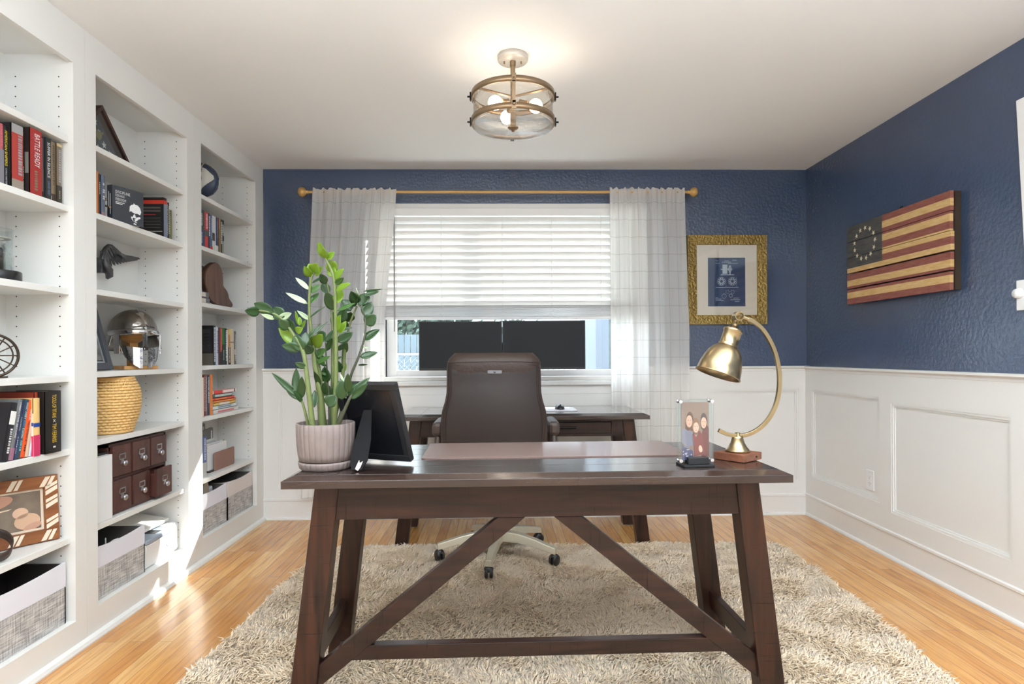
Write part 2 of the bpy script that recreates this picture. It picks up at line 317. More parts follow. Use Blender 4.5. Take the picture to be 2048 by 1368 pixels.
part('window_sash', b, OFFW, win, bevel=.004)
part('window_pane', MB().box((WX0+.06, .048, WZ0+.05), (WX1-.04, .052, WZ1-.04)), GLASS, win)
# venetian blind, mounted in front of the opening
bl = thing('venetian_blind', 'white wooden venetian blind, lowered two thirds of the way in the window', 'blind', (0, -.03, 1.38))
bx0, bx1 = WX0-.01, WX1+.01
SLATM = bpy.data.materials.new('blind_slat'); SLATM.use_nodes = True; N = SLATM.node_tree.nodes; Lk = SLATM.node_tree.links; pb = N['Principled BSDF']; pb.inputs['Base Color'].default_value = lin((238, 238, 236)); pb.inputs['Roughness'].default_value = .4
tl = N.new('ShaderNodeBsdfTranslucent'); tl.inputs[0].default_value = lin((238, 238, 236)); mx = N.new('ShaderNodeMixShader'); mx.inputs[0].default_value = .20; Lk.new(pb.outputs[0], mx.inputs[1]); Lk.new(tl.outputs[0], mx.inputs[2]); Lk.new(mx.outputs[0], N['Material Output'].inputs[0])
part('headrail', MB().box((bx0, -.075, 2.10), (bx1, -.026, 2.15)), OFFW, bl, bevel=.003)
b = MB(); zt = 2.098; ns = 13
for k in range(ns):
    zc = zt-.030-k*.0485; t_ = math.radians(119); uu = Vector((0, math.cos(t_), math.sin(t_)))
    nn = Vector((0, -math.sin(t_), math.cos(t_)))
    pr = [(-.027, 0), (-.013, .0022), (0, .003), (.013, .0022), (.027, 0), (.027, -.0028), (.013, -.0006), (0, .0002), (-.013, -.0006), (-.027, -.0028)]
    b.prism(pr, (bx0, -.05, zc), uu, nn, (1, 0, 0), bx1-bx0)
part('slats', b, SLATM, bl)
b = MB()
for k in range(13): b.box((bx0, -.077, 1.404+k*.0062), (bx1, -.026, 1.404+k*.0062+.003))
part('stacked_slats', b, OFFW, bl)
part('bottom_rail', MB().box((bx0, -.079, 1.384), (bx1, -.024, 1.402)), OFFW, bl, bevel=.003)
for x in (-.71, -.40, .02, .36, .70):
    b = MB(); b.tube([(x, -.081, 2.10), (x, -.081, 1.46), (x-.006, -.082, 1.42)]+[(x+.014*math.sin(a*1.3), -.083-.003*math.sin(a), 1.46-a*.010) for a in range(8)], .0012, 4)
    part('lift_cord', b, OFFW, bl)
part('tilt_wand', MB().tube([(-.722, -.083, 2.09), (-.722, -.085, 1.30)], .005, 8), mat('grey_wand', (150, 148, 145), .3), bl)

# ------------------------------------------------------------------ curtains and rod
rod = thing('curtain_rod', 'golden wooden curtain rod with fluted ball finials over the window', 'curtain rod', (0, -.115, 2.25))
GOLDW = mat('gold_painted_wood', (202, 160, 96), .4, .25)
part('rod', MB().cyl((-1.30, -.115, 2.25), (1.30, -.115, 2.25), .0095, 16), GOLDW, rod)
for sx in (-1, 1):
    b = MB().lathe([(.009, 0), (.014, .003), (.010, .012), (.018, .018), (.029, .033), (.031, .047), (.024, .062), (.010, .070), (0, .071)], (sx*1.295, -.115, 2.25), (sx, 0, 0), 36, fn=lambda a, h: 1+.06*abs(math.cos(9*a)) if h > .015 else 1)
    part('finial', b, GOLDW, rod)
    b = MB().box((sx*1.20-.008, -.115, 2.235), (sx*1.20+.008, .0, 2.245)); b.box((sx*1.20-.015, -.004, 2.21), (sx*1.20+.015, 0, 2.28)); part('bracket', b, GOLDW, rod)
CURT = mat_cloth('sheer_curtain_cloth', (252, 251, 249), .55, .16)
def curtain(name, label, x0t, x1t, x0b, x1b, z1, zb, folds, seed, cloth_w):
    rn = random.Random(seed); ph = [rn.uniform(0, 6.28) for _ in range(6)]; b = MB(); nu, nv = 150, 50
    def fn(u, v):
        z = zb+(z1-zb)*v; t = (z1-z)/(z1-zb)
        e0 = x0t+(x0b-x0t)*(t**.8); e1 = x1t+(x1b-x1t)*min(1, t*2.2)
        gather = max(0, 1-t*9)
        x = e0+(e1-e0)*u+.006*math.sin(40*u+ph[4])*(gather)
        amp = (.012+.006*t)
        y = -.118-amp*(math.sin(folds*2*PI*u**1.0+ph[0]+.5*math.sin(3*t+ph[1]))+.5*math.sin(folds*3.7*u*PI+ph[2]))*(.5+.5*abs(math.sin(2.1*u+ph[3])))-.010*gather*math.sin(95*u)
        k_ = min(1, t/.045); k_ = k_*k_*(3-2*k_); y = y*k_+(-.130-.003*abs(math.sin(75*u))-.002*math.sin(31*u))*(1-k_)
        z += .006*gather*math.sin(63*u+ph[5])+.003*gather*math.sin(131*u)
        return (x, y, z)
    b.grid(fn, nu, nv); o = part(name, b, CURT); uvl = o.data.uv_layers.new(name='UVMap')
    # cloth coordinates for the checks
    bw = abs(x1t-x0t)*cloth_w; H_ = z1-zb
    me = o.data; lo = {i: None for i in range(len(me.vertices))}
    idx = {}
    for j in range(nv):
        for i in range(nu): idx[tuple(round(c, 5) for c in fn(i/(nu-1), j/(nv-1)))] = (i/(nu-1)*bw, j/(nv-1)*H_)
    co = [idx.get(tuple(round(c, 5) for c in v.co), (0, 0)) for v in me.vertices]
    for lp in me.loops: uvl.data[lp.index].uv = co[lp.vertex_index]
    tag(o, label, 'curtain'); return o
curtain('sheer_curtain', 'sheer white checked curtain hanging left of the window behind the plant', -1.257, -.697, -1.345, -.792, 2.268, .17, 5.5, 3, 1.5)
curtain('sheer_curtain', 'sheer white checked curtain hanging right of the window beside the gold framed print', .752, 1.268, .760, 1.298, 2.272, .17, 5.0, 8, 1.5)

# ------------------------------------------------------------------ outside
GR = mat('outdoor_ground', (176, 172, 160), .9, vary=.2, vscale=3)
struct('ground', MB().box((-9, .13, -.35), (9, 14, -.3)), GR)
# fence of vertical boards
fe = thing('wooden_fence', 'weathered grey blue board fence seen through the lower window', 'fence', (-1, 6, -.3))
b = MB()
for k in range(58): b.box((-5.4+k*.105, 6, -.3), (-5.4+k*.105+.096, 6.02, 1.49))
part('boards', b, mat('weathered_fence', (98, 112, 120), .8, vary=.12, vscale=5), fe)
part('rails', MB().box((-5.4, 6.02, .2), (.6, 6.06, .3)).box((-5.4, 6.02, 1.15), (.6, 6.06, 1.25)), MATS['weathered_fence'], fe)
cf = thing('chain_link_fence', 'pale chain link fence in front of the board fence outside', 'fence', (-1, 4.2, -.3))
b = MB()
for k in range(46):
    x = -3.4+k*.075
    for s_ in (-1, 1): b.tube([(x, 4.2+.004*s_, -.3), (x+s_*1.45, 4.2+.004*s_, 1.15)], .0035, 4)
part('mesh_wires', b, mat('galvanized_wire', (140, 144, 148), .5, .3), cf)
part('posts', MB().cyl((-3.4, 4.2, -.3), (-3.4, 4.2, 1.17), .03).cyl((1.1, 4.2, -.3), (1.1, 4.2, 1.17), .03).cyl((-3.4, 4.2, 1.15), (1.1, 4.2, 1.15), .018), MATS['galvanized_wire'], cf)
b = MB(); rn = random.Random(5)
for k in range(5000):
    c = Vector((rn.gauss(-1.6, 1.0), 7.5+rn.gauss(0, .25), 1.75+rn.gauss(0, .42))); a = Vector((rn.uniform(-1, 1), rn.uniform(-1, 1), rn.uniform(-1, 1))).normalized(); u = a.orthogonal().normalized(); v = a.cross(u)
    b.add([c-u*.07, c-v*.04, c+u*.07, c+v*.04], [(0, 1, 2, 3)])
bu = thing('shrub', 'leafy green shrub showing over the board fence outside', 'shrub', (-1.9, 7.5, -.3))
part('foliage', b, mat('shrub_leaves', (70, 92, 78), .6, vary=.25, vscale=4), bu)
b = MB()
for k in range(5): b.tube([(-1.9, 7.5, -.3), (-1.9+.3*math.sin(k*2), 7.5, .6), (-1.9+.7*math.sin(k*2), 7.5+.03*k, 1.6)], [.04, .03, .01], 6)
part('stems', b, mat('shrub_bark', (110, 95, 80), .8), bu)
ho = thing('neighbouring_house', 'white lap sided wall with corner board outside the right of the window', 'house', (1.2, 2.2, -.3))
b = MB()
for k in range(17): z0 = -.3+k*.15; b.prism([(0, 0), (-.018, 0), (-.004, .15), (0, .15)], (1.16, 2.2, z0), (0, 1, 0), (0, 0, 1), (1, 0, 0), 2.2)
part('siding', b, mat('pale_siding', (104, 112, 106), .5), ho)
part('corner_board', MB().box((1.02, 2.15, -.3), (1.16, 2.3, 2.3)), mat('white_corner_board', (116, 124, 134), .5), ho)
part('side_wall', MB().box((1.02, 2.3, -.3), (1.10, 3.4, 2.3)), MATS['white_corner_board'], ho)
# ------------------------------------------------------------------ built-in bookcases
SH = {1: (1.99, 1.722, 1.402, 1.065, .783, .440), 2: (2.012, 1.733, 1.418, 1.076, .795, .444), 3: (2.045, 1.757, 1.440, 1.085, .795, .446)}
UN = {1: (-2.565, -1.862, 2.277, .115), 2: (-1.733, -1.018, 2.29, .125), 3: (-.869, -.133, 2.315, .13)}
EDGE = {1: (-2.70, -1.798), 2: (-1.798, -.944), 3: (-.944, 0)}
BK = -1.905
LBL = {1: 'white built-in bookcase bay nearest the camera, cut off by the photo edge', 2: 'white built-in bookcase bay in the middle, holding the silver helmet and wicker basket', 3: 'white built-in bookcase bay next to the window wall, holding the globe'}
HOLEM = mat('shelf_pin_hole', (70, 64, 58), .8)
for n_ in (1, 2, 3):
    y0, y1, zt, zb = UN[n_]; e0, e1 = EDGE[n_]
    bc = thing('bookcase', LBL[n_], 'bookcase', (XB-.15, (e0+e1)/2, 0), group='white built-in bookcase bays')
    b = MB()   # face frame: stiles, head, kick
    b.box((XB-.019, e0+.0005, 0), (XB, y0, Z-.001)).box((XB-.019, y1, 0), (XB, e1-.0005, Z-.001)).box((XB-.019, y0, zt), (XB, y1, Z-.001)).box((XB-.019, y0, 0), (XB, y1, zb))
    part('face_frame', b, CASEW, bc)
    part('back_panel', MB().box((BK-.012, e0+.001, 0), (BK, e1-.001, zt+.06)), CASEW, bc)
    part('side_panel', MB().box((BK, y0-.018, 0), (XB-.019, y0, zt+.05)), CASEW, bc); part('side_panel', MB().box((BK, y1, 0), (XB-.019, y1+.018, zt+.05)), CASEW, bc)
    part('top_panel', MB().box((BK, y0, zt+.03), (XB-.019, y1, zt+.05)), CASEW, bc)
    part('bottom_panel', MB().box((BK, y0, zb-.02), (XB-.019, y1, zb)), CASEW, bc)
    for z in SH[n_]: part('shelf', MB().box((BK, y0+.001, z-.024), (XB-.0195, y1-.001, z)), CASEW, bc, bevel=.0015)
    b = MB(); zs = np.arange(zb+.06, zt-.02, .0386)
    for z in zs:
        if any(-.026 < z-s_ < .004 for s_ in SH[n_]): continue
        for x in (-1.70, -1.865):
            b.lathe([(0, 0), (.0028, 0), (.0028, .0009), (0, .0009)], (x, y1-.0006, z), (0, 1, 0), 6, sm=False)
    part('pin_holes', b, HOLEM, bc, kind='stuff')
    b = MB(); b.prism([(0, 0), (.024, 0), (.024, .006), (.018, .018), (0, .024)], (XB, e0, 0), (1, 0, 0), (0, 0, 1), (0, 1, 0), e1-e0); part('shoe_moulding', b, CASEW, bc)

# ------------------------------------------------------------------ books
COV = {}
def cm(col, r=.45):
    k = 'book_cover_%d_%d_%d' % tuple(col)
    return mat(k, col, r)
def book(y0, y1, xs, z0, z1, depth, col, label, group, lean=0, rz=0, bands=(), text=(), dashes=(), fdash=(), lie=False, cover_bits=(), pagecol=None):
    """spine faces +x; thickness along y; pages behind. Everything in the book's own frame. bands: (v0, v1, colour) on the spine; text: (string, v0, v1, colour, w0, w1)"""
    t = y1-y0; h = z1-z0
    r = thing('book', label, 'book', (xs, y0, z0), group=group)
    r.rotation_euler = (-math.radians(lean), 0, rz)
    if lie: r.rotation_euler = (math.radians(90), 0, rz)   # lies on its side, spine out
    c = .0022; b = MB()
    b.box((-depth, 0, 0), (0, c, h)).box((-depth, t-c, 0), (0, t, h))
    k = 5; arc = [(.0022*math.sin(PI*i/k), t*i/k) for i in range(k+1)]
    b.prism([(-.003, 0)]+arc+[(-.003, t)], (0, 0, 0), (1, 0, 0), (0, 1, 0), (0, 0, 1), h)
    part('cover', b, cm(col), r, local=True)
    part('pages', MB().box((-depth+.004, c, .003), (-.003, t-c, h-.003)), PAPER, r, local=True)
    sx = .0026
    if bands:
        b = MB(); ms = []
        for q, (v0, v1, cc) in enumerate(bands): b.box((.0004, .0006, v0*h), (sx, t-.0006, v1*h), q); ms.append(cm(cc))
        part('spine_band', b, ms, r, local=True)
    for (s_, v0, v1, cc, w0, w1) in text:   # letters run down the spine
        words(s_, cm(cc, .5), r, (sx+.0004, w1*t if False else w0*t, v1*h), (0, 0, -1), (0, 1, 0), (v1-v0)*h, (w1-w0)*t, 'spine_title')
    if dashes:
        b = MB(); ms = []; rn = random.Random(int(1e4*abs(y0))+int(h*1000))
        for q, (v0, v1, cc, w0, w1) in enumerate(dashes):
            ms.append(cm(cc)); z = v1*h
            while z > v0*h:
                L = rn.uniform(.003, .008)
                if z-L < v0*h: break
                b.box((sx, w0*t, z-L), (sx+.0004, w1*t, z), q); z -= L+rn.uniform(.0018, .004)
        if b.v: part('spine_print', b, ms, r, local=True)
    for (u0, u1, v0, v1, cc) in cover_bits:  # on the near cover (-y side): u from spine back
        part('cover_print', MB().box((-u1*depth, -.0005, v0*h), (-u0*depth, .0002, v1*h)), cm(cc), r, local=True)
    return r
K, NV, RD, GY, WT, CRM, ORG_, TL, GRN, BRN = (24, 24, 27), (38, 48, 74), (176, 46, 40), (140, 138, 136), (226, 224, 218), (214, 202, 178), (226, 110, 44), (54, 82, 96), (52, 120, 66), (112, 74, 52)
G1 = 'paperbacks on the second shelf of the nearest bookcase bay'; z = SH[1][1]; S = -1.688
book(-2.155, -2.138, S, z, 1.930, .14, (168, 84, 96), 'pink over grey spined paperback, leftmost in view of the top row in the nearest bay', G1, bands=((0, .58, (124, 122, 130)),), dashes=((.62, .95, (200, 110, 110), .3, .7),))
book(-2.137, -2.122, S, z, 1.928, .14, K, 'slim black paperback with yellow title letters on its spine', G1, text=(('AMERICAN SNIPERS', .34, .93, (232, 208, 62), .15, .85), ('CHRIS MARTIN', .03, .30, (200, 200, 205), .3, .75)))
book(-2.1215, -2.074, S+.014, z, 1.944, .16, (20, 20, 24), 'thick black book with red and grey striped spine beside the yellow lettered paperback', G1, bands=((0, .14, (150, 138, 126)), (.14, .86, (166, 60, 54)), (.86, 1, (150, 150, 150))), dashes=((.2, .84, (150, 146, 150), .55, .9),))
book(-2.0735, -2.052, S, z, 1.937, .15, (58, 48, 44), 'dark brown book with orange title letters over white author letters', G1, text=(('INTO THE FIRE', .48, .96, (224, 116, 60), .3, .8), ('DAKOTA MEYER', .03, .42, (230, 228, 224), .45, .9)), dashes=((.1, .36, (200, 90, 50), .12, .35),))
book(-2.051, -1.998, S+.022, z, 1.955, .16, (40, 32, 30), 'thick red hardcover with silver title letters, its dark side cover showing', G1, bands=((0, 1, (156, 44, 42)),), text=(('BATTLE READY', .42, .93, (226, 222, 224), .35, .8),), dashes=((.06, .36, (120, 110, 90), .35, .6),), cover_bits=((.03, .11, .30, .62, (120, 118, 112)),))
book(-1.997, -1.973, S, z, 1.938, .15, (206, 200, 194), 'pale grey book with red spine letters, right of the red hardcover', G1, dashes=((.42, .93, (206, 82, 78), .35, .85), (.05, .38, (150, 160, 170), .4, .7)))
book(-1.972, -1.962, S, z, 1.945, .14, (150, 122, 120), 'very thin dusty pink and brown spined book among the top row paperbacks', G1, bands=((0, .12, (44, 38, 36)), (.12, .5, (122, 104, 94))))
book(-1.961, -1.934, S+.008, z, 1.952, .15, (78, 80, 86), 'dark grey book with bold white title letters down its spine', G1, bands=((0, 1, (36, 36, 38)),), text=(('SUFFER IN SILENCE', .36, .93, (238, 238, 238), .3, .8), ('DAVID REID', .08, .30, (120, 134, 170), .35, .75)))
book(-1.933, -1.921, S, z, 1.949, .14, (196, 186, 168), 'slim plain beige spined book near the end of the top row', G1, bands=((0, .1, (210, 206, 196)),))
book(-1.9205, -1.902, S, z, 1.950, .14, (138, 122, 100), 'tan book with faint dark spine letters, second from the end of the top row', G1, dashes=((.25, .95, (92, 78, 60), .3, .7),), bands=((0, .14, (66, 54, 46)),))
book(-1.901, -1.876, S+.006, z, 1.952, .15, (118, 104, 86), 'brown book with near black lower spine, last of the top row', G1, bands=((0, .30, (42, 32, 24)), (.95, 1, (196, 172, 130))), dashes=((.34, .9, (160, 158, 160), .35, .75), (.05, .22, (150, 140, 110), .4, .6)))

G2 = 'books on the fifth shelf of the nearest bookcase bay'; z = SH[1][4]
r = book(-1.9985, -1.92, -1.656, z, 1.012, .165, (30, 26, 25), 'very thick black hardcover with yellow title letters down its spine', G2)
words('TOOLS OF TITANS', MATS.get('y') or cm((236, 196, 44)), r, (.0035, .030, .215), (0, 0, -1), (0, 1, 0), .086, .020, 'spine_title'); words('TIM FERRISS', cm((236, 196, 44)), r, (.0035, .030, .108), (0, 0, -1), (0, 1, 0), .070, .020, 'spine_title')
b = MB()
for s_ in (-1, 1): b.obox((.0035, .040, .1185), Vector((0, 1, s_)).normalized(), Vector((0, -s_, 1)).normalized(), (1, 0, 0), .014, .0014, .0006)
b.obox((.0035, .040, .022), (0, 1, 0), (0, 0, 1), (1, 0, 0), .012, .006, .0006)
part('spine_mark', b, cm(WT), r, local=True)
r = book(-2.044, -2.0145, -1.664, z, .990, .15, (236, 196, 128), 'yellow, white and magenta workbook, its side cover showing beside the black hardcover', G2, bands=((0, .36, (204, 52, 100)), (.5, .57, (40, 70, 150))), cover_bits=((0, 1, 0, .35, (206, 50, 98)), (0, 1, .35, .52, (232, 216, 204)), (0, 1, .52, .58, (42, 72, 152)), (0, 1, .58, .74, (226, 206, 178)), (.1, .9, .66, .67, (120, 90, 70)), (.1, .9, .71, .72, (170, 80, 60)), (.1, .7, .44, .45, (170, 90, 90))))
def leanbook(yb, t, h, col, label, lean=12.5, xs=-1.672, depth=.15, **kw): return book(yb, yb+t, xs, z+.001+t*math.sin(math.radians(lean)), z+h, depth, col, label, G2, lean=lean, **kw)
leanbook(-2.168, .022, .205, (36, 34, 38), 'black book with white label leaning at the photo edge on the lower book shelf', bands=((.62, .85, (232, 230, 226)),), dashes=((.1, .55, (220, 220, 220), .4, .8),))
leanbook(-2.144, .017, .214, (112, 114, 116), 'leaning grey spined book with pale title letters', text=(('OBJECTIVE SECURE', .36, .95, (236, 236, 236), .25, .75),), bands=((0, .2, (160, 110, 130)),))
leanbook(-2.126, .010, .200, (36, 40, 76), 'thin leaning navy blue book beside the grey spined one', text=(('CONTROL', .5, .75, (200, 204, 220), .3, .8),), dashes=((.08, .4, (190, 190, 210), .4, .6),))
leanbook(-2.115, .020, .212, (50, 72, 90), 'leaning slate blue book with white and light blue title letters', text=(('WHAT EVERY', .66, .95, (232, 236, 238), .35, .8), ('BODY', .53, .64, (96, 170, 220), .35, .8), ('IS SAYING', .34, .51, (232, 236, 238), .35, .8)), dashes=((.12, .3, (110, 190, 200), .4, .75),))
leanbook(-2.094, .020, .208, (230, 88, 36), 'bright orange leaning book with white author letters', text=(('MANSON', .66, .84, (246, 226, 216), .35, .85), ('NOT GIVING A', .28, .62, (70, 30, 20), .3, .75)), dashes=((.1, .22, (80, 40, 30), .4, .7),))
leanbook(-2.073, .016, .200, (208, 182, 156), 'plain beige leaning book right of the orange one')
leanbook(-2.056, .012, .200, (196, 208, 232), 'thin white and pale blue leaning book with navy top', bands=((.86, 1, (44, 50, 90)),), dashes=((.3, .6, (120, 100, 140), .4, .7),), lean=9)
t = thing('notebook', 'small tan leather notebook wedged between leaning books and the yellow workbook', 'notebook', (-1.75, -2.050, z)); part('cover', MB().box((-1.83, -2.050, z+.0005), (-1.685, -2.0455, z+.17)), cm((206, 152, 96)), t); part('pages', MB().box((-1.828, -2.0502, z+.003), (-1.688, -2.054, z+.167)), PAPER, t)
book(-2.0140, -1.9992, -1.682, z, 1.010, .20, (150, 54, 38), 'tall rust red book between the yellow workbook and the very thick black hardcover', G2, dashes=((.2, .8, (220, 190, 170), .3, .7),), cover_bits=((.05, .95, .90, .905, (196, 120, 100)),))

# middle bay, second shelf
G3 = 'books on the second shelf of the middle bookcase bay'; z = SH[2][1]
book(-1.690, -1.660, -1.684, z, 1.915, .14, (206, 124, 64), 'orange spined book at the left end of the middle bay shelf, half hidden', G3)
book(-1.6595, -1.650, -1.684, z, 1.908, .14, (30, 36, 50), 'thin black spined book between the orange and the slate blue books', G3, dashes=((.5, .8, (220, 220, 215), .3, .7),))
book(-1.6495, -1.624, -1.680, z, 1.906, .14, (92, 102, 120), 'slate blue spined book with small pale letters beside the brass ornament', G3, dashes=((.55, .66, (200, 205, 215), .3, .8), (.4, .5, (190, 196, 206), .3, .8), (.75, .82, (190, 196, 206), .3, .7)), bands=((0, .1, (150, 120, 130)),))
r = thing('book', 'charcoal square hardcover standing face out with white title and face artwork', 'book', (-1.690, -1.556, z), -.33, group=G3)
t_, W_, Hh = .030, .150, .158   # local: cover faces +x, width along +y, thickness back along -x
part('cover', MB().box((-.003, 0, 0), (0, W_, Hh)).box((-t_, 0, 0), (-t_+.003, W_, Hh)).box((-t_, -.003, 0), (0, 0, Hh)), cm((58, 62, 70)), r, local=True)
part('pages', MB().box((-t_+.003, 0, .003), (-.003, W_-.004, Hh-.003)), PAPER, r, local=True)
wm = cm((228, 230, 232))
for i_, (s_, L) in enumerate((('DISCIPLINE', .070), ('EQUALS', .042), ('FREEDOM', .050))): words(s_, wm, r, (.0006, .012, .126-i_*.0165), (0, 1, 0), (0, 0, 1), L, .0125, 'cover_title', spacing=1.15)
b = MB(); b.box((0, .012, .086), (.0006, .055, .0885)); b.box((0, .012, .079), (.0006, .045, .0825)); b.box((-.022, -.0036, .06), (-.019, -.003, .13)); b.box((-.013, -.0036, .03), (-.010, -.003, .12)); part('subtitle', b, wm, r, local=True)
b = MB(); O = (.0, 0, 0)
def poly(b, pts, x=.0006, mi=0): b.prism(pts, (0, 0, 0), (0, 1, 0), (0, 0, 1), (1, 0, 0), x, mi)
poly(b, [(.079, .056), (.081, .082), (.090, .090), (.099, .093), (.101, .100), (.107, .094), (.120, .094), (.132, .084), (.138, .066), (.132, .052), (.120, .056), (.105, .054), (.092, .058), (.088, .062)])
poly(b, [(.101, .050), (.106, .050), (.111, .036), (.120, .040), (.132, .044), (.134, .036), (.122, .030), (.118, .024), (.108, .020), (.103, .026), (.112, .032), (.098, .034), (.094, .030), (.098, .018), (.090, .026), (.086, .036), (.096, .038)])
poly(b, [(.098, .018), (.110, .019), (.118, .013), (.110, .014)]); poly(b, [(.097, .006), (.104, .011), (.116, .004), (.108, .004)])
part('cover_artwork', b, wm, r, local=True)
r = book(-1.186, -1.157, -1.676, z, 1.932, .13, (30, 27, 27), 'black hardcover with red banner, its side cover half hidden by the face out book', G3, bands=((.84, .93, (196, 60, 40)), (0, .84, (120, 130, 150))), cover_bits=((0, 1, .84, .93, (200, 58, 40)), (.12, .9, .72, .76, (90, 84, 76)), (.12, .9, .64, .68, (86, 80, 74)), (.3, .8, .56, .575, (170, 40, 40)), (.12, .85, .48, .485, (130, 128, 124)), (.12, .85, .40, .405, (130, 128, 124)), (.12, .7, .32, .325, (130, 128, 124)), (.12, .85, .24, .245, (130, 128, 124)), (.05, .7, .14, .155, (190, 188, 184))))
book(-1.156, -1.136, -1.684, z, 1.922, .13, (52, 48, 52), 'dark book with white striped spine, right of the red banner hardcover', G3, dashes=((.1, .92, (214, 212, 214), .4, .8),))
book(-1.135, -1.120, -1.684, z, 1.920, .13, (36, 36, 38), 'slim black book with white spine letters beside the olive one', G3, dashes=((.15, .9, (210, 210, 200), .35, .75),))
book(-1.119, -1.084, -1.690, z, 1.890, .12, (104, 106, 62), 'short olive green book at the right end of the middle bay shelf', G3, dashes=((.2, .8, (140, 138, 84), .35, .6),))

# right bay, second shelf
G4 = 'books on the second shelf of the bookcase bay by the window wall'; z = SH[3][1]; S = -1.692
def row(spec, G, zz, S=S):
    for (a, c, h, col, lab, kw) in spec: book(a, c-.0006, S+kw.pop('dx', 0), zz, zz+h, kw.pop('d', .13), col, lab, G, **kw)
row([(-.795, -.738, .214, (70, 84, 78), 'dark green and blue thick book at the left end of the row below the globe', dict(bands=((0, .48, (66, 76, 108)),), dashes=((.1, .4, (160, 165, 180), .2, .5), (.55, .9, (190, 180, 190), .2, .5)))),
     (-.738, -.695, .212, (196, 66, 62), 'red book with pale pink letters in the row below the globe', dict(dashes=((.55, .95, (240, 200, 196), .3, .8),), bands=((.34, .5, (90, 90, 92)),))),
     (-.695, -.672, .213, (48, 52, 74), 'navy book with white spine letters in the row below the globe', dict(dashes=((.35, .92, (220, 222, 230), .2, .8),))),
     (-.672, -.645, .210, (84, 104, 140), 'steel blue book in the row below the globe', dict(dashes=((.3, .9, (150, 168, 196), .3, .7),), bands=((0, .12, (190, 70, 70)),))),
     (-.645, -.617, .211, (212, 208, 200), 'cream white book with a brown picture low on its spine, below the globe', dict(bands=((.3, .52, (86, 74, 58)),))),
     (-.617, -.600, .211, (196, 206, 228), 'pale lilac book in the row below the globe', dict(bands=((0, .2, (224, 222, 214)),))),
     (-.600, -.575, .212, (66, 76, 100), 'dark slate blue book in the row below the globe', dict(bands=((0, .2, (214, 214, 210)),), dashes=((.4, .9, (140, 146, 170), .5, .8),))),
     (-.575, -.555, .213, (116, 56, 58), 'maroon topped brown book in the row below the globe', dict(bands=((0, .7, (96, 74, 54)),))),
     (-.555, -.540, .210, (182, 152, 106), 'slim tan book in the row below the globe', dict()),
     (-.540, -.520, .213, (48, 48, 46), 'black book with heavy white spine letters, second from the right below the globe', dict(dashes=((.3, .92, (226, 226, 220), .15, .8),))),
     (-.520, -.498, .213, (128, 134, 124), 'grey green book with dark top at the right end of the row below the globe', dict(bands=((.88, 1, (44, 52, 40)), (.4, .55, (60, 58, 56))), dashes=((.6, .85, (200, 205, 196), .2, .7),)))], G4, z)
G5 = 'books on the fourth shelf of the bookcase bay by the window wall'; z = SH[3][3]
row([(-.684, -.652, .232, (26, 26, 28), 'large black book with its side cover facing the room, below the wood slab', dict(dx=.02, d=.15, dashes=((.05, .95, (214, 218, 226), .25, .7),), cover_bits=((.1, .9, .35, .9, (40, 40, 42)), (0, 1, 0, .3, (92, 88, 78)), (.15, .8, .8, .81, (180, 180, 180)), (.15, .8, .7, .71, (150, 150, 150)), (.15, .8, .6, .61, (150, 150, 150)), (.15, .8, .5, .51, (150, 150, 150))))),
     (-.651, -.612, .228, (182, 196, 214), 'icy blue spined book right of the large black book', dict(bands=((0, 1, (170, 188, 210)),), dashes=((.1, .9, (110, 140, 180), .3, .5),))),
     (-.612, -.578, .227, (200, 206, 220), 'pale grey blue spined book below the wood slab', dict(dashes=((.3, .9, (120, 120, 150), .5, .8),))),
     (-.578, -.553, .224, (74, 44, 50), 'dark maroon book between the pale blue and red ones', dict()),
     (-.553, -.528, .226, (178, 58, 46), 'red lettered black book right of the maroon one', dict(bands=((0, .35, (40, 36, 36)),), dashes=((.4, .95, (220, 120, 90), .3, .8),))),
     (-.528, -.492, .226, (46, 118, 60), 'green spined book, darker at the foot', dict(bands=((0, .55, (34, 58, 48)),), dashes=((.1, .4, (200, 210, 200), .4, .6),))),
     (-.492, -.462, .224, (36, 38, 42), 'black book with white spine letters right of the green one', dict(dashes=((.1, .95, (224, 224, 224), .35, .8),))),
     (-.462, -.446, .216, (218, 218, 214), 'very thin white book between the black and the flame coloured ones', dict()),
     (-.446, -.415, .220, (196, 134, 74), 'orange and black flame coloured spined book', dict(bands=((0, .5, (60, 46, 36)), (.85, 1, (214, 190, 110))), dashes=((.05, .5, (220, 200, 160), .3, .7),))),
     (-.415, -.362, .226, (214, 200, 178), 'wide cream book, second from the right end of its row', dict(bands=((.6, .64, (150, 140, 125)),))),
     (-.362, -.334, .212, (104, 100, 98), 'grey book with black and white spine at the right end of its row', dict(bands=((.3, .45, (190, 190, 188)),), dashes=((.1, .9, (206, 204, 200), .3, .7),)))], G5, z)
G6 = 'upright books on the fifth shelf of the bookcase bay by the window wall'; z = SH[3][4]
row([(-.800, -.760, .222, (206, 200, 188), 'off white book with peach edge at the left end, beside the stacked paperbacks shelf', dict(bands=((0, 1, (222, 196, 176)),))),
     (-.760, -.738, .234, (110, 42, 40), 'maroon upright book left of the stacked paperbacks', dict(dashes=((.1, .95, (214, 200, 196), .4, .7),))),
     (-.738, -.716, .233, (128, 96, 96), 'dusty mauve upright book left of the stacked paperbacks', dict(dashes=((.1, .95, (206, 196, 190), .3, .6),))),
     (-.716, -.684, .233, (50, 62, 86), 'navy upright book beside the orange one', dict(dashes=((.3, .95, (214, 216, 224), .3, .6),))),
     (-.684, -.650, .235, (228, 128, 52), 'bright orange upright book next to the stacked paperbacks', dict())], G6, z)
G7 = 'stacked paperbacks lying on the fifth shelf by the window wall'; zz = z; 
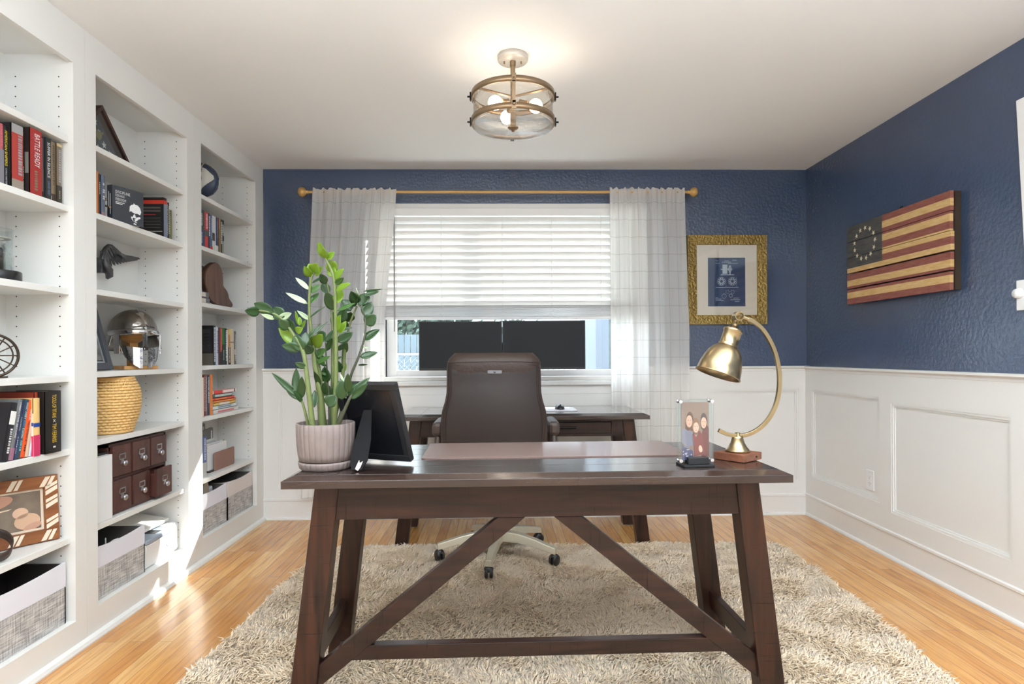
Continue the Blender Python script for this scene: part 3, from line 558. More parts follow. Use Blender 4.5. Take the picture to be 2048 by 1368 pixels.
for (th, L, dy, col, lab, kw) in ((.026, .33, .0, (224, 220, 216), 'white paperback with red letters at the bottom of the pile', dict(dashes=((.15, .8, (214, 96, 96), .2, .6),))),
    (.022, .31, -.01, (214, 220, 216), 'white paperback with blue letters, second from the bottom of the pile', dict(dashes=((.2, .75, (120, 140, 170), .3, .7),))),
    (.017, .29, .0, (232, 196, 96), 'yellow paperback in the pile', dict(bands=((.25, .7, (226, 214, 200)),))),
    (.014, .295, .0, (240, 140, 50), 'orange paperback in the pile, just above the yellow one', dict()),
    (.016, .28, -.005, (222, 74, 44), 'red orange paperback in the middle of the pile', dict(dashes=((.1, .6, (240, 150, 90), .3, .7),))),
    (.022, .255, -.01, (88, 106, 100), 'dark teal paperback with white letters, second from the top of the pile', dict(dashes=((.1, .95, (210, 220, 214), .25, .8),))),
    (.022, .30, .0, (236, 216, 214), 'red and white paperback on top of the pile', dict(bands=((.0, .36, (222, 52, 48)), (.36, .86, (226, 150, 150)), (.9, .95, (60, 50, 46))), dashes=((.4, .84, (245, 240, 238), .2, .8),)))):
    r = thing('book', lab, 'book', (-1.690, -.640+dy, zz), group=G7); r.rotation_euler = (0, 0, 0)
    b = MB(); dep = .19; b.box((-dep, 0, 0), (0, L, .0015)).box((-dep, 0, th-.0023), (0, L, th-.0008)).box((-.003, 0, 0), (0, L, th-.0008)); part('cover', b, cm(col), r, local=True)
    part('pages', MB().box((-dep+.003, .003, .0015), (-.003, L-.003, th-.0023)), PAPER, r, local=True)
    if kw.get('bands'):
        b = MB(); ms = []
        for q, (v0, v1, cc) in enumerate(kw['bands']): b.box((-.0002, v0*L, .0008), (.0005, v1*L, th-.0014), q); ms.append(cm(cc))
        part('spine_band', b, ms, r, local=True)
    if kw.get('dashes'):
        b = MB(); rn = random.Random(int(th*1e5)); 
        for (v0, v1, cc, w0, w1) in kw['dashes']:
            y = v0*L
            while y < v1*L: q = rn.uniform(.004, .009); b.box((.0003, y, w0*th), (.0009, y+q, w1*th)); y += q+.003
            part('spine_print', b, cm(cc), r, local=True)
    zz += th
def rrect(x0, x1, y0, y1, r): return [(cx+r*math.cos(a), cy+r*math.sin(a)) for (cx, cy, s_) in ((x1-r, y1-r, 0), (x0+r, y1-r, 1), (x0+r, y0+r, 2), (x1-r, y0+r, 3)) for a in [PI/2*(s_+q/4) for q in range(5)]]
# ------------------------------------------------------------------ ornaments on the shelves
X_, Y_, Z_ = Vector((1, 0, 0)), Vector((0, 1, 0)), Vector((0, 0, 1))
def star(c, u, v, n, R_, b, th=.0012, mi=0, rot=0):
    pts = []
    for i in range(10):
        a = PI/2+rot+i*PI/5; q = R_ if i % 2 == 0 else R_*.4; pts.append((q*math.cos(a), q*math.sin(a)))
    b.prism(pts, c, u, v, n, th, mi)
def rect_frame(b, W_, H_, fw_, d, mi=0, z0=0):  # local, faces +x (front at x=0), y across, z up
    b.box((-d, 0, z0), (0, fw_, z0+H_), mi).box((-d, W_-fw_, z0), (0, W_, z0+H_), mi).box((-d, fw_, z0), (0, W_-fw_, z0+fw_), mi).box((-d, fw_, z0+H_-fw_), (0, W_-fw_, z0+H_), mi)

# folded flag case
z = SH[2][0]; DKW = mat_wood('dark_frame_wood', (44, 28, 24), (72, 46, 38), 'y', scratch=False)
t = thing('flag_case', 'triangular dark wood case with a folded starred flag on the top shelf', 'flag case', (-1.74, -1.605, z))
tri = lambda k: [(-.205+k*2.414, k), (.205-k*2.414, k), (0, .205-k*1.414)]
b = MB(); o_, i_ = tri(0), tri(.014)
for a in range(3):
    c = (a+1) % 3; b.prism([o_[a], o_[c], i_[c], i_[a]], (-1.775, -1.605, z+.0005), Y_, Z_, X_, .075)
part('frame', b, DKW, t)
part('back_board', MB().prism(tri(.006), (-1.775, -1.605, z+.0005), Y_, Z_, X_, .006), DKW, t)
part('folded_flag', MB().prism(tri(.013), (-1.765, -1.605, z+.0005), Y_, Z_, X_, .030), mat('flag_navy_cloth', (66, 70, 86), .9, bump=.5, bscale=30), t)
b = MB()
for (y, h, rr, ro) in ((.060, .055, .017, .2), (.10, .030, .015, .5), (.020, .030, .015, .1), (.0, .135, .016, .3), (-.06, .05, .016, .4), (.028, .10, .014, .6), (.135, .020, .012, .3), (-.11, .03, .015, .3)): star(Vector((-1.7345, -1.605+y, z+h)), Y_, Z_, X_, rr, b, rot=ro)
part('flag_stars', b, cm((224, 224, 222)), t)
b = MB(); ct = Vector((-1.7335, -1.585, z+.085)); b.lathe([(0, 0), (.021, 0), (.018, .005), (0, .006)], ct, X_, 20)
for s_ in (-1, 1): b.prism([(0, -.004), (s_*.030, .014), (s_*.026, .022), (s_*.012, .014), (0, .012)], ct, Y_, Z_, X_, .005)
part('emblem', b, mat('dull_gold', (150, 142, 96), .4, .8, bump=.4, bscale=150), t)
part('glass_front', MB().prism(tri(.010), (-1.708, -1.605, z+.0005), Y_, Z_, X_, .002), CLEAR, t)

# brass jack ornament
z = SH[2][1]; t = thing('brass_ornament', 'small brass jack shaped ornament between the books of the middle bay', 'ornament', (-1.72, -1.594, z)); b = MB()
c = Vector((-1.72, -1.594, z+.062))
for d_ in ((.35, 1, 1.1), (.35, -1, 1.1), (1, .1, -.3)):
    d_ = Vector(d_).normalized(); b.tube([c-d_*.040, c-d_*.012, c, c+d_*.012, c+d_*.040], [.0035, .0045, .008, .0045, .0035], 8)
    for s_ in (-1, 1): b.sphere(c+d_*.040*s_, .0055, 8, 6)
b.tube([c, (-1.72, -1.594, z+.006)], .0035, 8); b.lathe([(0, 0), (.019, 0), (.019, .005), (.005, .008), (0, .008)], (-1.72, -1.594, z+.0005), Z_, 20)
part('body', b, BRASS, t)

# wing wall ornament fixed to the back panel
t = thing('wing_sculpture', 'dark pewter feathered wing mounted in the middle bay between books and helmet', 'sculpture', (-1.89, -1.35, 1.50))
WNG = mat('dark_pewter', (88, 88, 90), .38, .75, bump=.35, bscale=90, vary=.3, vscale=25)
b = MB(); ups = [(-1.376, 1.618), (-1.362, 1.645), (-1.330, 1.668), (-1.300, 1.658), (-1.265, 1.640), (-1.225, 1.637), (-1.180, 1.634), (-1.14, 1.633)]
def upper(s_):
    s_ = max(0, min(.9999, s_))*(len(ups)-1); k = int(s_); f_ = s_-k; return Vector((ups[k][0]*(1-f_)+ups[k+1][0]*f_, ups[k][1]*(1-f_)+ups[k+1][1]*f_))
nf = 13
for k in range(nf):   # primaries: long overlapping feathers fanning from the shoulder
    f_ = k/(nf-1); st = upper(.12+.55*f_)-Vector((0, .006)); tipx = -1.352+.262*f_**.85; tipz = 1.545+.092*f_**.72+(0 if f_ < 1 else .004)
    tp = Vector((tipx, tipz)); d = (tp-st); L = d.length; d.normalize(); nrm = Vector((-d.y, d.x)); wd = .0145-.003*f_
    xo = -1.866+.0013*k
    P = [st+nrm*wd*.5, st+d*L*.5+nrm*wd*.62, st+d*L*.9+nrm*wd*.45, tp, st+d*L*.9-nrm*wd*.45, st+d*L*.5-nrm*wd*.62, st-nrm*wd*.5]
    b.prism([tuple(p) for p in P], (xo-.003, 0, 0), Y_, Z_, X_, .005)
    b.tube([(xo+.003, *st), (xo+.003, *(st+d*L*.9))], [.0022, .0008], 5)
for k in range(10):   # coverts
    f_ = k/9; st = upper(.02+.55*f_)-Vector((0, .002)); tp = st+Vector((.028+.025*f_, -.052+.034*f_)); d = (tp-st).normalized(); nrm = Vector((-d.y, d.x)); L = (tp-st).length; wd = .013
    P = [st+nrm*wd*.5, st+d*L*.7+nrm*wd*.55, tp, st+d*L*.7-nrm*wd*.55, st-nrm*wd*.5]; b.prism([tuple(p) for p in P], (-1.851+.0008*k, 0, 0), Y_, Z_, X_, .005)
part('feathers', b, WNG, t)
b = MB(); b.tube([(-1.852, -1.384, 1.590), *[(-1.850, *upper(s_/12)) for s_ in range(13)]], [.010, .011, .011, .010, .010, .009, .009, .008, .007, .006, .005, .004, .003, .002], 8); part('leading_edge', b, WNG, t)
b = MB(); b.tube([(-1.850, -1.372, 1.60), (-1.846, -1.366, 1.57), (-1.842, -1.350, 1.545), (-1.842, -1.345, 1.52), (-1.85, -1.352, 1.505)], [.012, .016, .020, .017, .006], 8); b.box((-1.904, -1.385, 1.53), (-1.85, -1.355, 1.60)); part('mount', b, WNG, t, bevel=.003)
t = thing('wall_hook', 'small dark screw hook in the middle bay above the wing', 'hook', (-1.9, -1.378, 1.683)); part('hook', MB().lathe([(0, 0), (.008, 0), (.008, .003), (.003, .005), (.003, .012), (.006, .014), (0, .018)], (-1.904, -1.378, 1.683), X_, 12), BLKM, t)

# black and white photograph, leaning
z = SH[2][3]
def leaning_frame(name, label, cat, loc, rz, lean, W_, H_, fw_, d, fm, build, mat_m=None, mw=0, group=None):
    """stands at loc (lower left of the front), faces local +x, leans back by lean degrees"""
    r = thing(name, label, cat, loc, rz, group); r.rotation_euler = Euler((0, -math.radians(lean), rz), 'XYZ')
    b = MB(); rect_frame(b, W_, H_, fw_, d); part('frame', b, fm, r, local=True, bevel=.0015)
    part('backing', MB().box((-d+.001, fw_-.003, fw_-.003), (-d+.005, W_-fw_+.003, H_-fw_+.003)), BLACK, r, local=True)
    if mat_m: b = MB(); b.box((-d+.005, fw_, fw_), (-d+.0065, W_-fw_, fw_+mw)).box((-d+.005, fw_, H_-fw_-mw), (-d+.0065, W_-fw_, H_-fw_)).box((-d+.005, fw_, fw_+mw), (-d+.0065, fw_+mw, H_-fw_-mw)).box((-d+.005, W_-fw_-mw, fw_+mw), (-d+.0065, W_-fw_, H_-fw_-mw)); part('mount_board', b, mat_m, r, local=True)
    build(r, -d+.0055)
    part('easel_leg', MB().hexa([(-d-.001, W_*.4, .0), (-d-.001, W_*.6, 0), (-d-.006, W_*.6, 0), (-d-.006, W_*.4, 0)], [(-d-.001, W_*.45, H_*.7), (-d-.001, W_*.55, H_*.7), (-d-.004, W_*.55, H_*.7), (-d-.004, W_*.45, H_*.7)]), BLACK, r, local=True)
    return r
def picture(name, m, r, x, y0, y1, z0, z1): part(name, MB().box((x-.002, y0, z0), (x, y1, z1)), m, r, local=True)
def flat(r, x, mcol, pts, name='picture_shape', th=.0004):
    b = MB(); b.prism(pts, (x, 0, 0), Y_, Z_, X_, th); return part(name, b, cm(mcol, .5), r, local=True)
def ell(cy, cz, ry, rz_, n=18, a0=0): return [(cy+ry*math.cos(2*PI*i/n)*math.cos(a0)-rz_*math.sin(2*PI*i/n)*math.sin(a0), cz+ry*math.cos(2*PI*i/n)*math.sin(a0)+rz_*math.sin(2*PI*i/n)*math.cos(a0)) for i in range(n)]
def bw(r, x):
    m = mat('black_and_white_photo', (18, 18, 18), .4, vary=1, vscale=26, vcol=(150, 150, 146)); picture('photo', m, r, x, .04, .16, .045, .24)
    flat(r, x, (200, 200, 196), [(.05, .06), (.10, .055), (.115, .12), (.09, .19), (.06, .23), (.045, .20)], 'photo_figure'); flat(r, x+.0004, (226, 226, 222), [(.10, .09), (.125, .075), (.135, .095), (.12, .15), (.10, .20), (.085, .19), (.10, .14)], 'photo_hand'); flat(r, x+.0008, (120, 120, 118), [(.058, .10), (.075, .095), (.08, .14), (.062, .16)], 'photo_shadow')
leaning_frame('picture_frame', 'dark grey framed black and white photograph leaning left of the silver helmet', 'picture frame', (-1.715, -1.715, z+.007), 0, 15, .20, .285, .03, .018, mat('charcoal_frame', (64, 68, 76), .5, bump=.1), bw, mat('silver_slip', (190, 192, 196), .3, .6), .008)

# silver helmet on a wooden stand (faces local +x)
t = thing('helmet', 'polished silver gladiator style helmet on a small wooden stand', 'helmet', (-1.765, -1.285, z), -.62)
HM = mat('polished_steel', (205, 205, 208), .16, 1, bump=.25, bscale=22, vary=.12, vscale=18); HM2 = mat('aged_steel', (150, 146, 140), .3, 1, bump=.4, bscale=40, vary=.4, vscale=14)
R0 = .105; b = MB(); zc = .185
def dome(u, v):  # skull
    th = v*PI*.54; ph = 2*PI*u; return (R0*1.12*math.sin(th)*math.cos(ph)-.008, R0*.94*math.sin(th)*math.sin(ph), zc+R0*.98*math.cos(th))
b.grid(dome, 40, 16); part('skull', b, HM2, t, local=True, solid=.003)
b = MB()  # flared neck guard round the back
def neck(u, v): a = math.radians(80+200*u); rr = R0*(1.0+.22*v); return (rr*1.12*math.cos(a)-.008, rr*.95*math.sin(a), zc-.015-.070*v-.01*math.sin(PI*u))
b.grid(neck, 30, 6); part('neck_guard', b, HM2, t, local=True, solid=.003)
b = MB()  # brow band
def brow(u, v): a = math.radians(-100+200*u); rr = R0*1.03+.006*math.sin(v*PI); return (rr*1.12*math.cos(a)-.006, rr*.95*math.sin(a), zc-.028+.030*v+.022*math.cos(a)*(.3))
b.grid(brow, 36, 5); part('brow_band', b, HM, t, local=True, solid=.004)
b = MB(); b.prism([(.02, .105), (.075, .080), (.122, .015), (.122, .0), (.108, .0), (.09, .04), (.06, .075), (.02, .096)], (0, -.003, zc), X_, Z_, Y_, .006); b.add([(.045, -.04, zc+.075), (.118, 0, zc+.02), (.075, 0, zc+.088), (.098, -.05, zc+.012)], [(0, 1, 2), (0, 3, 1)]); b.add([(.045, .04, zc+.075), (.118, 0, zc+.02), (.075, 0, zc+.088), (.098, .05, zc+.012)], [(0, 2, 1), (0, 1, 3)]); part('front_crest', b, HM, t, local=True, solid=.0015)
for s_ in (-1, 1):  # cheek guards: plates with an eye opening above
    b = MB(); P = [(.062, s_*.088), (.086, s_*.072), (.104, s_*.050), (.114, s_*.024), (.116, s_*.012)]
    top = [zc-.072, zc-.075, zc-.078, zc-.082, zc-.084]; bot = [zc-.10, zc-.135, .025, .006, .006]
    vs = []
    for (p, a, c) in zip(P, top, bot): vs += [(p[0], p[1], a), (p[0]*.98, p[1]*.95, c)]
    b.add(vs, [(2*i, 2*i+2, 2*i+3, 2*i+1) for i in range(4)])
    P2 = [(.045, s_*.096), (.062, s_*.088), (.066, s_*.086)]
    b.add([(.030, s_*.100, zc-.02), (.062, s_*.088, zc-.02), (.062, s_*.088, zc-.11), (.034, s_*.098, zc-.11)], [(0, 1, 2, 3)])
    part('cheek_guard', b, HM, t, local=True, solid=.0035)
b = MB(); b.hexa([(.108, -.008, zc-.09), (.128, 0, zc-.09), (.108, .008, zc-.09), (.100, 0, zc-.09)], [(.112, -.012, zc-.01), (.124, 0, zc-.01), (.112, .012, zc-.01), (.100, 0, zc-.01)]); part('nose_guard', b, HM, t, local=True)
STW = mat_wood('stand_pine', (176, 124, 70), (206, 156, 98), 'y', rough=.5, coat=0, scratch=False)
part('stand_base', MB().box((-.07, -.075, .001), (.075, .075, .018)), STW, t, local=True, bevel=.002)
part('stand_post', MB().box((-.035, -.018, .018), (.0, .018, zc-.02)).sphere((-.018, 0, zc+.0), .062, 16, 10), STW, t, local=True)

# wicker basket
z = SH[2][4]; t = thing('wicker_basket', 'round honey coloured wicker basket on the shelf above the small drawers', 'basket', (-1.766, -1.478, z))
WK = bpy.data.materials.new('wicker'); WK.use_nodes = True; N = WK.node_tree.nodes; Lk = WK.node_tree.links; pb = N['Principled BSDF']; pb.inputs['Base Color'].default_value = lin((228, 188, 124)); pb.inputs['Roughness'].default_value = .55
b = MB(); cx, cy = -1.766, -1.478; prof = [(.090, .004), (.098, .03), (.112, .07), (.121, .115), (.1235, .155), (.120, .19), (.110, .22), (.098, .240)]
rows_ = 19
def pr(h):
    for (r0, h0), (r1, h1) in zip(prof, prof[1:]):
        if h <= h1: f_ = (h-h0)/(h1-h0); f_ = f_*f_*(3-2*f_) if False else f_; return r0+(r1-r0)*f_
    return prof[-1][0]
for k in range(rows_):
    h = .010+.226*k/(rows_-1); npt = 120; pts = []
    for j in range(npt): a = 2*PI*j/npt; q = pr(h)+.0035*math.cos(30*a+PI*k); pts.append((cx+q*math.cos(a), cy+q*math.sin(a), z+h))
    b.tube(pts, .0062, 6, closed=True)
for j in range(60):
    a = 2*PI*j/60; b.tube([(cx+(pr(.006+.235*q/8))*math.cos(a), cy+(pr(.006+.235*q/8))*math.sin(a), z+.006+.235*q/8) for q in range(9)], .0028, 5)
part('woven_body', b, WK, t)
b = MB().lathe([(.100, .236), (.106, .244), (.102, .252), (.080, .254), (.078, .250), (.078, .236)], (cx, cy, z), Z_, 48, closed=True); part('rim', b, mat('wicker_rim', (216, 172, 106), .5), t)
part('base_band', MB().lathe([(.088, .0005), (.099, .003), (.099, .012), (.088, .014)], (cx, cy, z), Z_, 48, closed=True), MATS['wicker_rim'], t)

# six drawer box
z = SH[2][5]; t = thing('drawer_box', 'small dark brown wooden chest of six drawers with metal label holders', 'drawer chest', (-1.79, -1.37, z+.001))
MH = mat_wood('mahogany_box', (70, 42, 38), (98, 62, 54), 'z', rough=.35, coat=.2, scratch=False); Y0, Y1 = -1.598, -1.146; xf = -1.695; z0, z1 = z+.001, z+.312
b = MB(); b.box((BK+.004, Y0, z0), (xf, Y0+.012, z1)).box((BK+.004, Y1-.012, z0), (xf, Y1, z1)).box((BK+.004, Y0, z1-.012), (xf, Y1, z1)).box((BK+.004, Y0, z0), (xf, Y1, z0+.012)).box((BK+.004, Y0, z0), (BK+.012, Y1, z1)).box((BK+.012, Y0, (z0+z1)/2-.006), (xf, Y1, (z0+z1)/2+.006))
cw = (Y1-Y0-.024)/3
for k in (1, 2): b.box((BK+.012, Y0+.012+cw*k-.004, z0+.01), (xf-.001, Y0+.012+cw*k+.004, z1-.01))
part('carcass', b, MH, t)
MTL = mat('brushed_label_metal', (196, 196, 200), .28, 1)
for r_ in range(2):
    for k in range(3):
        out = .030 if (r_ == 0 and k == 2) else (.004 if k else .002); a0 = Y0+.012+cw*k+.006; a1 = a0+cw-.012; q0 = z0+.015+r_*.152; q1 = q0+.134; xx = xf+.012+out
        d = part('drawer', MB().box((xx-.014, a0, q0), (xx, a1, q1)).box((BK+.02, a0+.003, q0+.003), (xx-.014, a1-.003, q1-.02)), MH, t, bevel=.0015)
        m_ = (a0+a1)/2; zc_ = (q0+q1)/2+.015; b = MB()
        b.box((xx, m_-.023, zc_-.014), (xx+.002, m_+.023, zc_-.009)).box((xx, m_-.023, zc_+.009), (xx+.002, m_+.023, zc_+.014)).box((xx, m_-.023, zc_-.014), (xx+.002, m_-.018, zc_+.014)).box((xx, m_+.018, zc_-.014), (xx+.002, m_+.023, zc_+.014)); part('label_holder', b, MTL, d)
        part('knob', MB().lathe([(.006, 0), (.006, .006), (.0125, .010), (.0135, .016), (.010, .020), (0, .0215)], (xx, m_, zc_-.029), X_, 20).prism([(-.010, 0), (.010, 0), (.007, .018), (-.007, .018)], (xx, m_, zc_-.032), Y_, Z_, X_, .0025), MTL, d)
t = thing('storage_box', 'plain white box left of the small brown drawer chest, mostly behind the stile', 'box', (-1.79, -1.665, z+.001))
part('body', MB().box((-1.90, -1.728, z+.001), (-1.668, -1.602, z+.275)), OFFW, t, bevel=.002)
part('lid', MB().box((-1.902, -1.729, z+.276), (-1.690, -1.601, z+.286)), BLACK, t)  # black sheet put in for the dark shade between box and shelf

# fabric storage baskets
WV = mat_weave('grey_woven_fabric', (138, 136, 136), (216, 213, 208)); BAND = mat('lavender_white_fabric', (226, 226, 234), .8, bump=.2, bscale=14); BAND2 = mat('blush_white_fabric', (222, 214, 210), .8, bump=.2, bscale=14); LINER = mat('grey_liner', (92, 90, 88), .9)
def fbasket(y0, y1, z0, z1, label, band=BAND, liner=LINER, x0=-1.895, x1=-1.672, sag=.01):
    t = thing('fabric_basket', label, 'storage basket', ((x0+x1)/2, (y0+y1)/2, z0+.001), group='grey woven fabric storage baskets'); zb_ = z0+.001; zm = z0+(z1-z0)*.60; w_ = .006
    def shell(a, c, grow, sg):
        b = MB(); n = 16
        for (p, q, ax) in (((x1, y0), (x1, y1), 'x'), ((x0, y1), (x0, y0), 'x'), ((x0, y0), (x1, y0), 'y'), ((x1, y1), (x0, y1), 'y')):
            p, q = Vector((*p, 0)), Vector((*q, 0)); d = (q-p); L = d.length; d.normalize(); nr = Vector((d.y, -d.x, 0)); vs = []
            for i in range(n+1):
                f_ = i/n; s_ = -sg*math.sin(PI*f_)
                for (off, zz_) in ((grow, a), (grow, c+s_), (-w_, c+s_), (-w_, a)): vs.append(p+d*L*f_+nr*(off-.0)+Z_*zz_)
            b.add(vs, [(4*i+k, 4*i+(k+1) % 4, 4*i+4+(k+1) % 4, 4*i+4+k) for i in range(n) for k in range(4)]+[(0, 1, 2, 3), (4*n+3, 4*n+2, 4*n+1, 4*n)])
        return b
    part('woven_body', shell(zb_, zm, 0, 0), WV, t); part('band', shell(zm, z1, .0006, sag), band, t)
    part('liner', MB().box((x0+w_, y0+w_, zb_), (x1-w_, y1-w_, zb_+.006)).box((x0+w_, y0+w_, zb_), (x0+w_+.002, y1-w_, z1-.004)).box((x0+w_, y1-w_-.002, zb_), (x1-w_, y1-w_, z1-.004)).box((x0+w_, y0+w_, zb_), (x1-w_, y0+w_+.002, z1-.004)), liner, t); return t
fbasket(-2.36, -1.878, UN[1][3], .350, 'long grey woven fabric basket with white band, on the floor of the nearest bay', liner=mat('dark_liner', (46, 40, 38), .95), sag=.012)
fbasket(-1.722, -1.366, UN[2][3], .350, 'grey woven fabric basket holding a cable, on the floor of the middle bay')
fbasket(-.862, -.522, UN[3][3], .366, 'grey woven fabric basket holding a tan box, left of the pair in the far bay')
fbasket(-.505, -.140, UN[3][3], .366, 'grey woven fabric basket, right of the pair, nearest the window wall', band=BAND2)
t = thing('cable', 'white cable loop in the fabric basket of the middle bay', 'cable', (-1.76, -1.6, .14)); part('cable', MB().tube([(-1.70, -1.70+.32*i/16, .22+.11*math.sin(PI*i/16)) for i in range(17)], .005, 8).tube([(-1.72, -1.56, .14), (-1.73, -1.55, .25), (-1.74, -1.54, .34)], .003, 6), mat('white_cable', (226, 226, 222), .5), t)
t = thing('cardboard_box', 'tan cardboard box tilted inside the left far bay basket', 'box', (-1.77, -.75, .2)); b = MB(); b.obox((-1.775, -.745, .345), (0, .96, .28), (1, 0, 0), (0, -.28, .96), .17, .13, .09); part('body', b, mat('kraft_cardboard', (168, 154, 136), .8), t, bevel=.002)
t = thing('plastic_packet', 'clear grey plastic packet beside the tan box in the left far bay basket', 'packet', (-1.75, -.61, .33)); part('packet', MB().obox((-1.775, -.625, .315), (0, 1, .2), (1, 0, 0), (0, -.2, 1), .06, .12, .10), mat('pale_plastic', (196, 202, 206), .25), t, bevel=.01)
# plastic bins in the middle bay
z = UN[2][3]; t = thing('plastic_bin', 'white plastic bin with grey blue lid and round emblem beside the fabric basket', 'storage bin', (-1.775, -1.235, z)); ya, yb_ = -1.350, -1.120
b = MB().hexa([(-1.87, ya+.012, z+.001), (-1.686, ya+.012, z+.001), (-1.686, yb_-.012, z+.001), (-1.87, yb_-.012, z+.001)], [(-1.88, ya, z+.120), (-1.674, ya, z+.120), (-1.674, yb_, z+.120), (-1.88, yb_, z+.120)]); part('body', b, OFFW, t, bevel=.008)
part('lid', MB().box((-1.885, ya-.004, z+.1205), (-1.670, yb_+.004, z+.142)), mat('grey_blue_lid', (150, 162, 176), .4), t, bevel=.006)
part('slot', MB().box((-1.76, -1.235, z+.1422), (-1.70, -1.175, z+.1434)), BLACK, t)
part('emblem', MB().lathe([(.017, 0), (.020, 0), (.020, .001), (.017, .001)], (-1.6795, -1.150, z+.075), X_, 28, closed=True).tube([(-1.679, -1.156, z+.070), (-1.679, -1.156, z+.086)], .0015, 5).tube([(-1.679, -1.147, z+.064), (-1.679, -1.147, z+.080)], .0015, 5), cm((120, 124, 132)), t)
t = thing('white_appliance', 'white rounded plastic box with open top slot at the right of the middle bay floor', 'appliance', (-1.80, -1.07, z)); part('body', MB().box((-1.895, -1.112, z+.001), (-1.69, -1.022, z+.150)), OFFW, t, bevel=.02); part('slot', MB().box((-1.84, -1.10, z+.1502), (-1.76, -1.04, z+.1512)), BLACK, t)
t = thing('loose_board', 'thin white board resting across the bins under the lowest middle shelf', 'board', (-1.80, -1.19, z+.2)); part('board', MB().obox((-1.815, -1.19, z+.1755), (0, 1, .0), (.985, 0, -.17), (.17, 0, .985), .29, .165, .016), CASEW, t, bevel=.002)

# globe
z = SH[3][0]; gc = Vector((-1.775, -.605, z+.142)); t = thing('globe', 'navy and white desk globe on the top shelf by the window wall', 'globe', (-1.775, -.605, z))
GLB = bpy.data.materials.new('globe_print'); GLB.use_nodes = True; N = GLB.node_tree.nodes; Lk = GLB.node_tree.links; pb = N['Principled BSDF']; pb.inputs['Roughness'].default_value = .25; pb.inputs['Base Color'].default_value = lin((60, 70, 92))
part('sphere', MB().sphere(gc, .100, 40, 24), GLB, t)
LAND = mat('globe_land', (206, 202, 192), .4, bump=.1)
def patch(pts, b):  # land drawn on the sphere (lon, lat in degrees), as a thin raised skin
    n = len(pts); cen = (sum(p[0] for p in pts)/n, sum(p[1] for p in pts)/n); vs = []; K_ = 7
    def sp(lo, la, rr=.1008): lo, la = math.radians(lo+3), math.radians(la-20); return gc+Vector((math.cos(la)*math.cos(lo), math.cos(la)*math.sin(lo), math.sin(la)))*rr
    for k in range(K_+1):
        for p in pts: f_ = k/K_; vs.append(sp(cen[0]+(p[0]-cen[0])*f_, cen[1]+(p[1]-cen[1])*f_))
    b.add(vs, [(k*n+i, k*n+(i+1) % n, (k+1)*n+(i+1) % n, (k+1)*n+i) for k in range(K_) for i in range(n)], 0, True)
b = MB(); patch([(-62, 52), (-50, 48), (-38, 36), (-26, 28), (-24, 18), (-34, 8), (-46, -2), (-58, -14), (-68, -28), (-76, -30), (-74, -12), (-66, 4), (-66, 22), (-72, 36)], b); patch([(10, 30), (24, 34), (34, 20), (36, 0), (28, -20), (18, -30), (14, -8), (6, 6), (2, 20)], b); patch([(-20, 68), (20, 72), (60, 66), (30, 58), (0, 60)], b); patch([(-90, -52), (-60, -58), (-40, -66), (-80, -72)], b)
part('continents', b, LAND, t)
ax_ = Vector((.15, .35, .93)).normalized(); cr = ax_.cross(Vector((-.3, .9, 0))).normalized()
b = MB().tube([gc+(ax_*math.cos(a)+ax_.cross(cr)*math.sin(a))*.109 for a in [PI*i/24 for i in range(25)]], .0035, 8); b.cyl(gc+ax_*.098, gc+ax_*.116, .006, 12); b.cyl(gc-ax_*.098, gc-ax_*.116, .006, 12); part('meridian_arm', b, mat('cream_metal', (206, 198, 180), .3, .5), t)
part('stand', MB().lathe([(0, 0), (.062, 0), (.062, .008), (.030, .016), (.012, .024), (.010, .034), (0, .034)], (-1.775, -.605, z+.0005), Z_, 32), MATS['cream_metal'], t)

# live edge slab and the boxes beside it
z = SH[3][2]; t = thing('wood_slab', 'brown live edge wood slab standing on the third shelf by the window wall', 'wood slice', (-1.72, -.52, z))
SL = mat_wood('walnut_slab', (84, 58, 46), (124, 92, 72), 'z', rough=.35, coat=.2, scratch=False, scale=.6); BARK = mat('slab_bark', (70, 46, 34), .8, bump=.6, bscale=40)
pts = [(-.59, z+.255), (-.555, z+.262), (-.525, z+.256), (-.495, z+.232), (-.475, z+.195), (-.470, z+.155), (-.474, z+.130), (-.430, z+.112), (-.402, z+.088), (-.392, z+.058), (-.352, z+.040), (-.340, z+.020), (-.365, z+.006), (-.43, z+.001), (-.50, z+.008), (-.60, z+.020), (-.655, z+.045), (-.665, z+.080), (-.690, z+.110), (-.700, z+.150), (-.690, z+.185), (-.655, z+.222)]
def smooth(p, k=2):
    for _ in range(k): p = [q for i in range(len(p)) for q in (((p[i][0]*.75+p[(i+1) % len(p)][0]*.25), (p[i][1]*.75+p[(i+1) % len(p)][1]*.25)), ((p[i][0]*.25+p[(i+1) % len(p)][0]*.75), (p[i][1]*.25+p[(i+1) % len(p)][1]*.75)))]
    return p
sp_ = smooth(pts); part('slab', MB().prism(sp_, (-1.728, 0, 0), Y_, Z_, X_, .020), SL, t); part('bark_edge', MB().prism([(-.53+(p[0]+.53)*1.012, z+.0005+(p[1]-z)*1.010) for p in sp_], (-1.738, 0, 0), Y_, Z_, X_, .0225), BARK, t)
t = thing('wood_slab', 'thicker wood slab leaning half hidden behind the live edge slice', 'wood slice', (-1.80, -.70, z)); part('slab', MB().prism(smooth([(-.80, z+.002), (-.62, z+.002), (-.55, z+.10), (-.56, z+.215), (-.60, z+.245), (-.68, z+.21), (-.76, z+.15), (-.80, z+.09)]), (-1.80, 0, 0), Y_, Z_, X_, .030), mat('rough_slab', (112, 84, 66), .6, bump=.3), t)
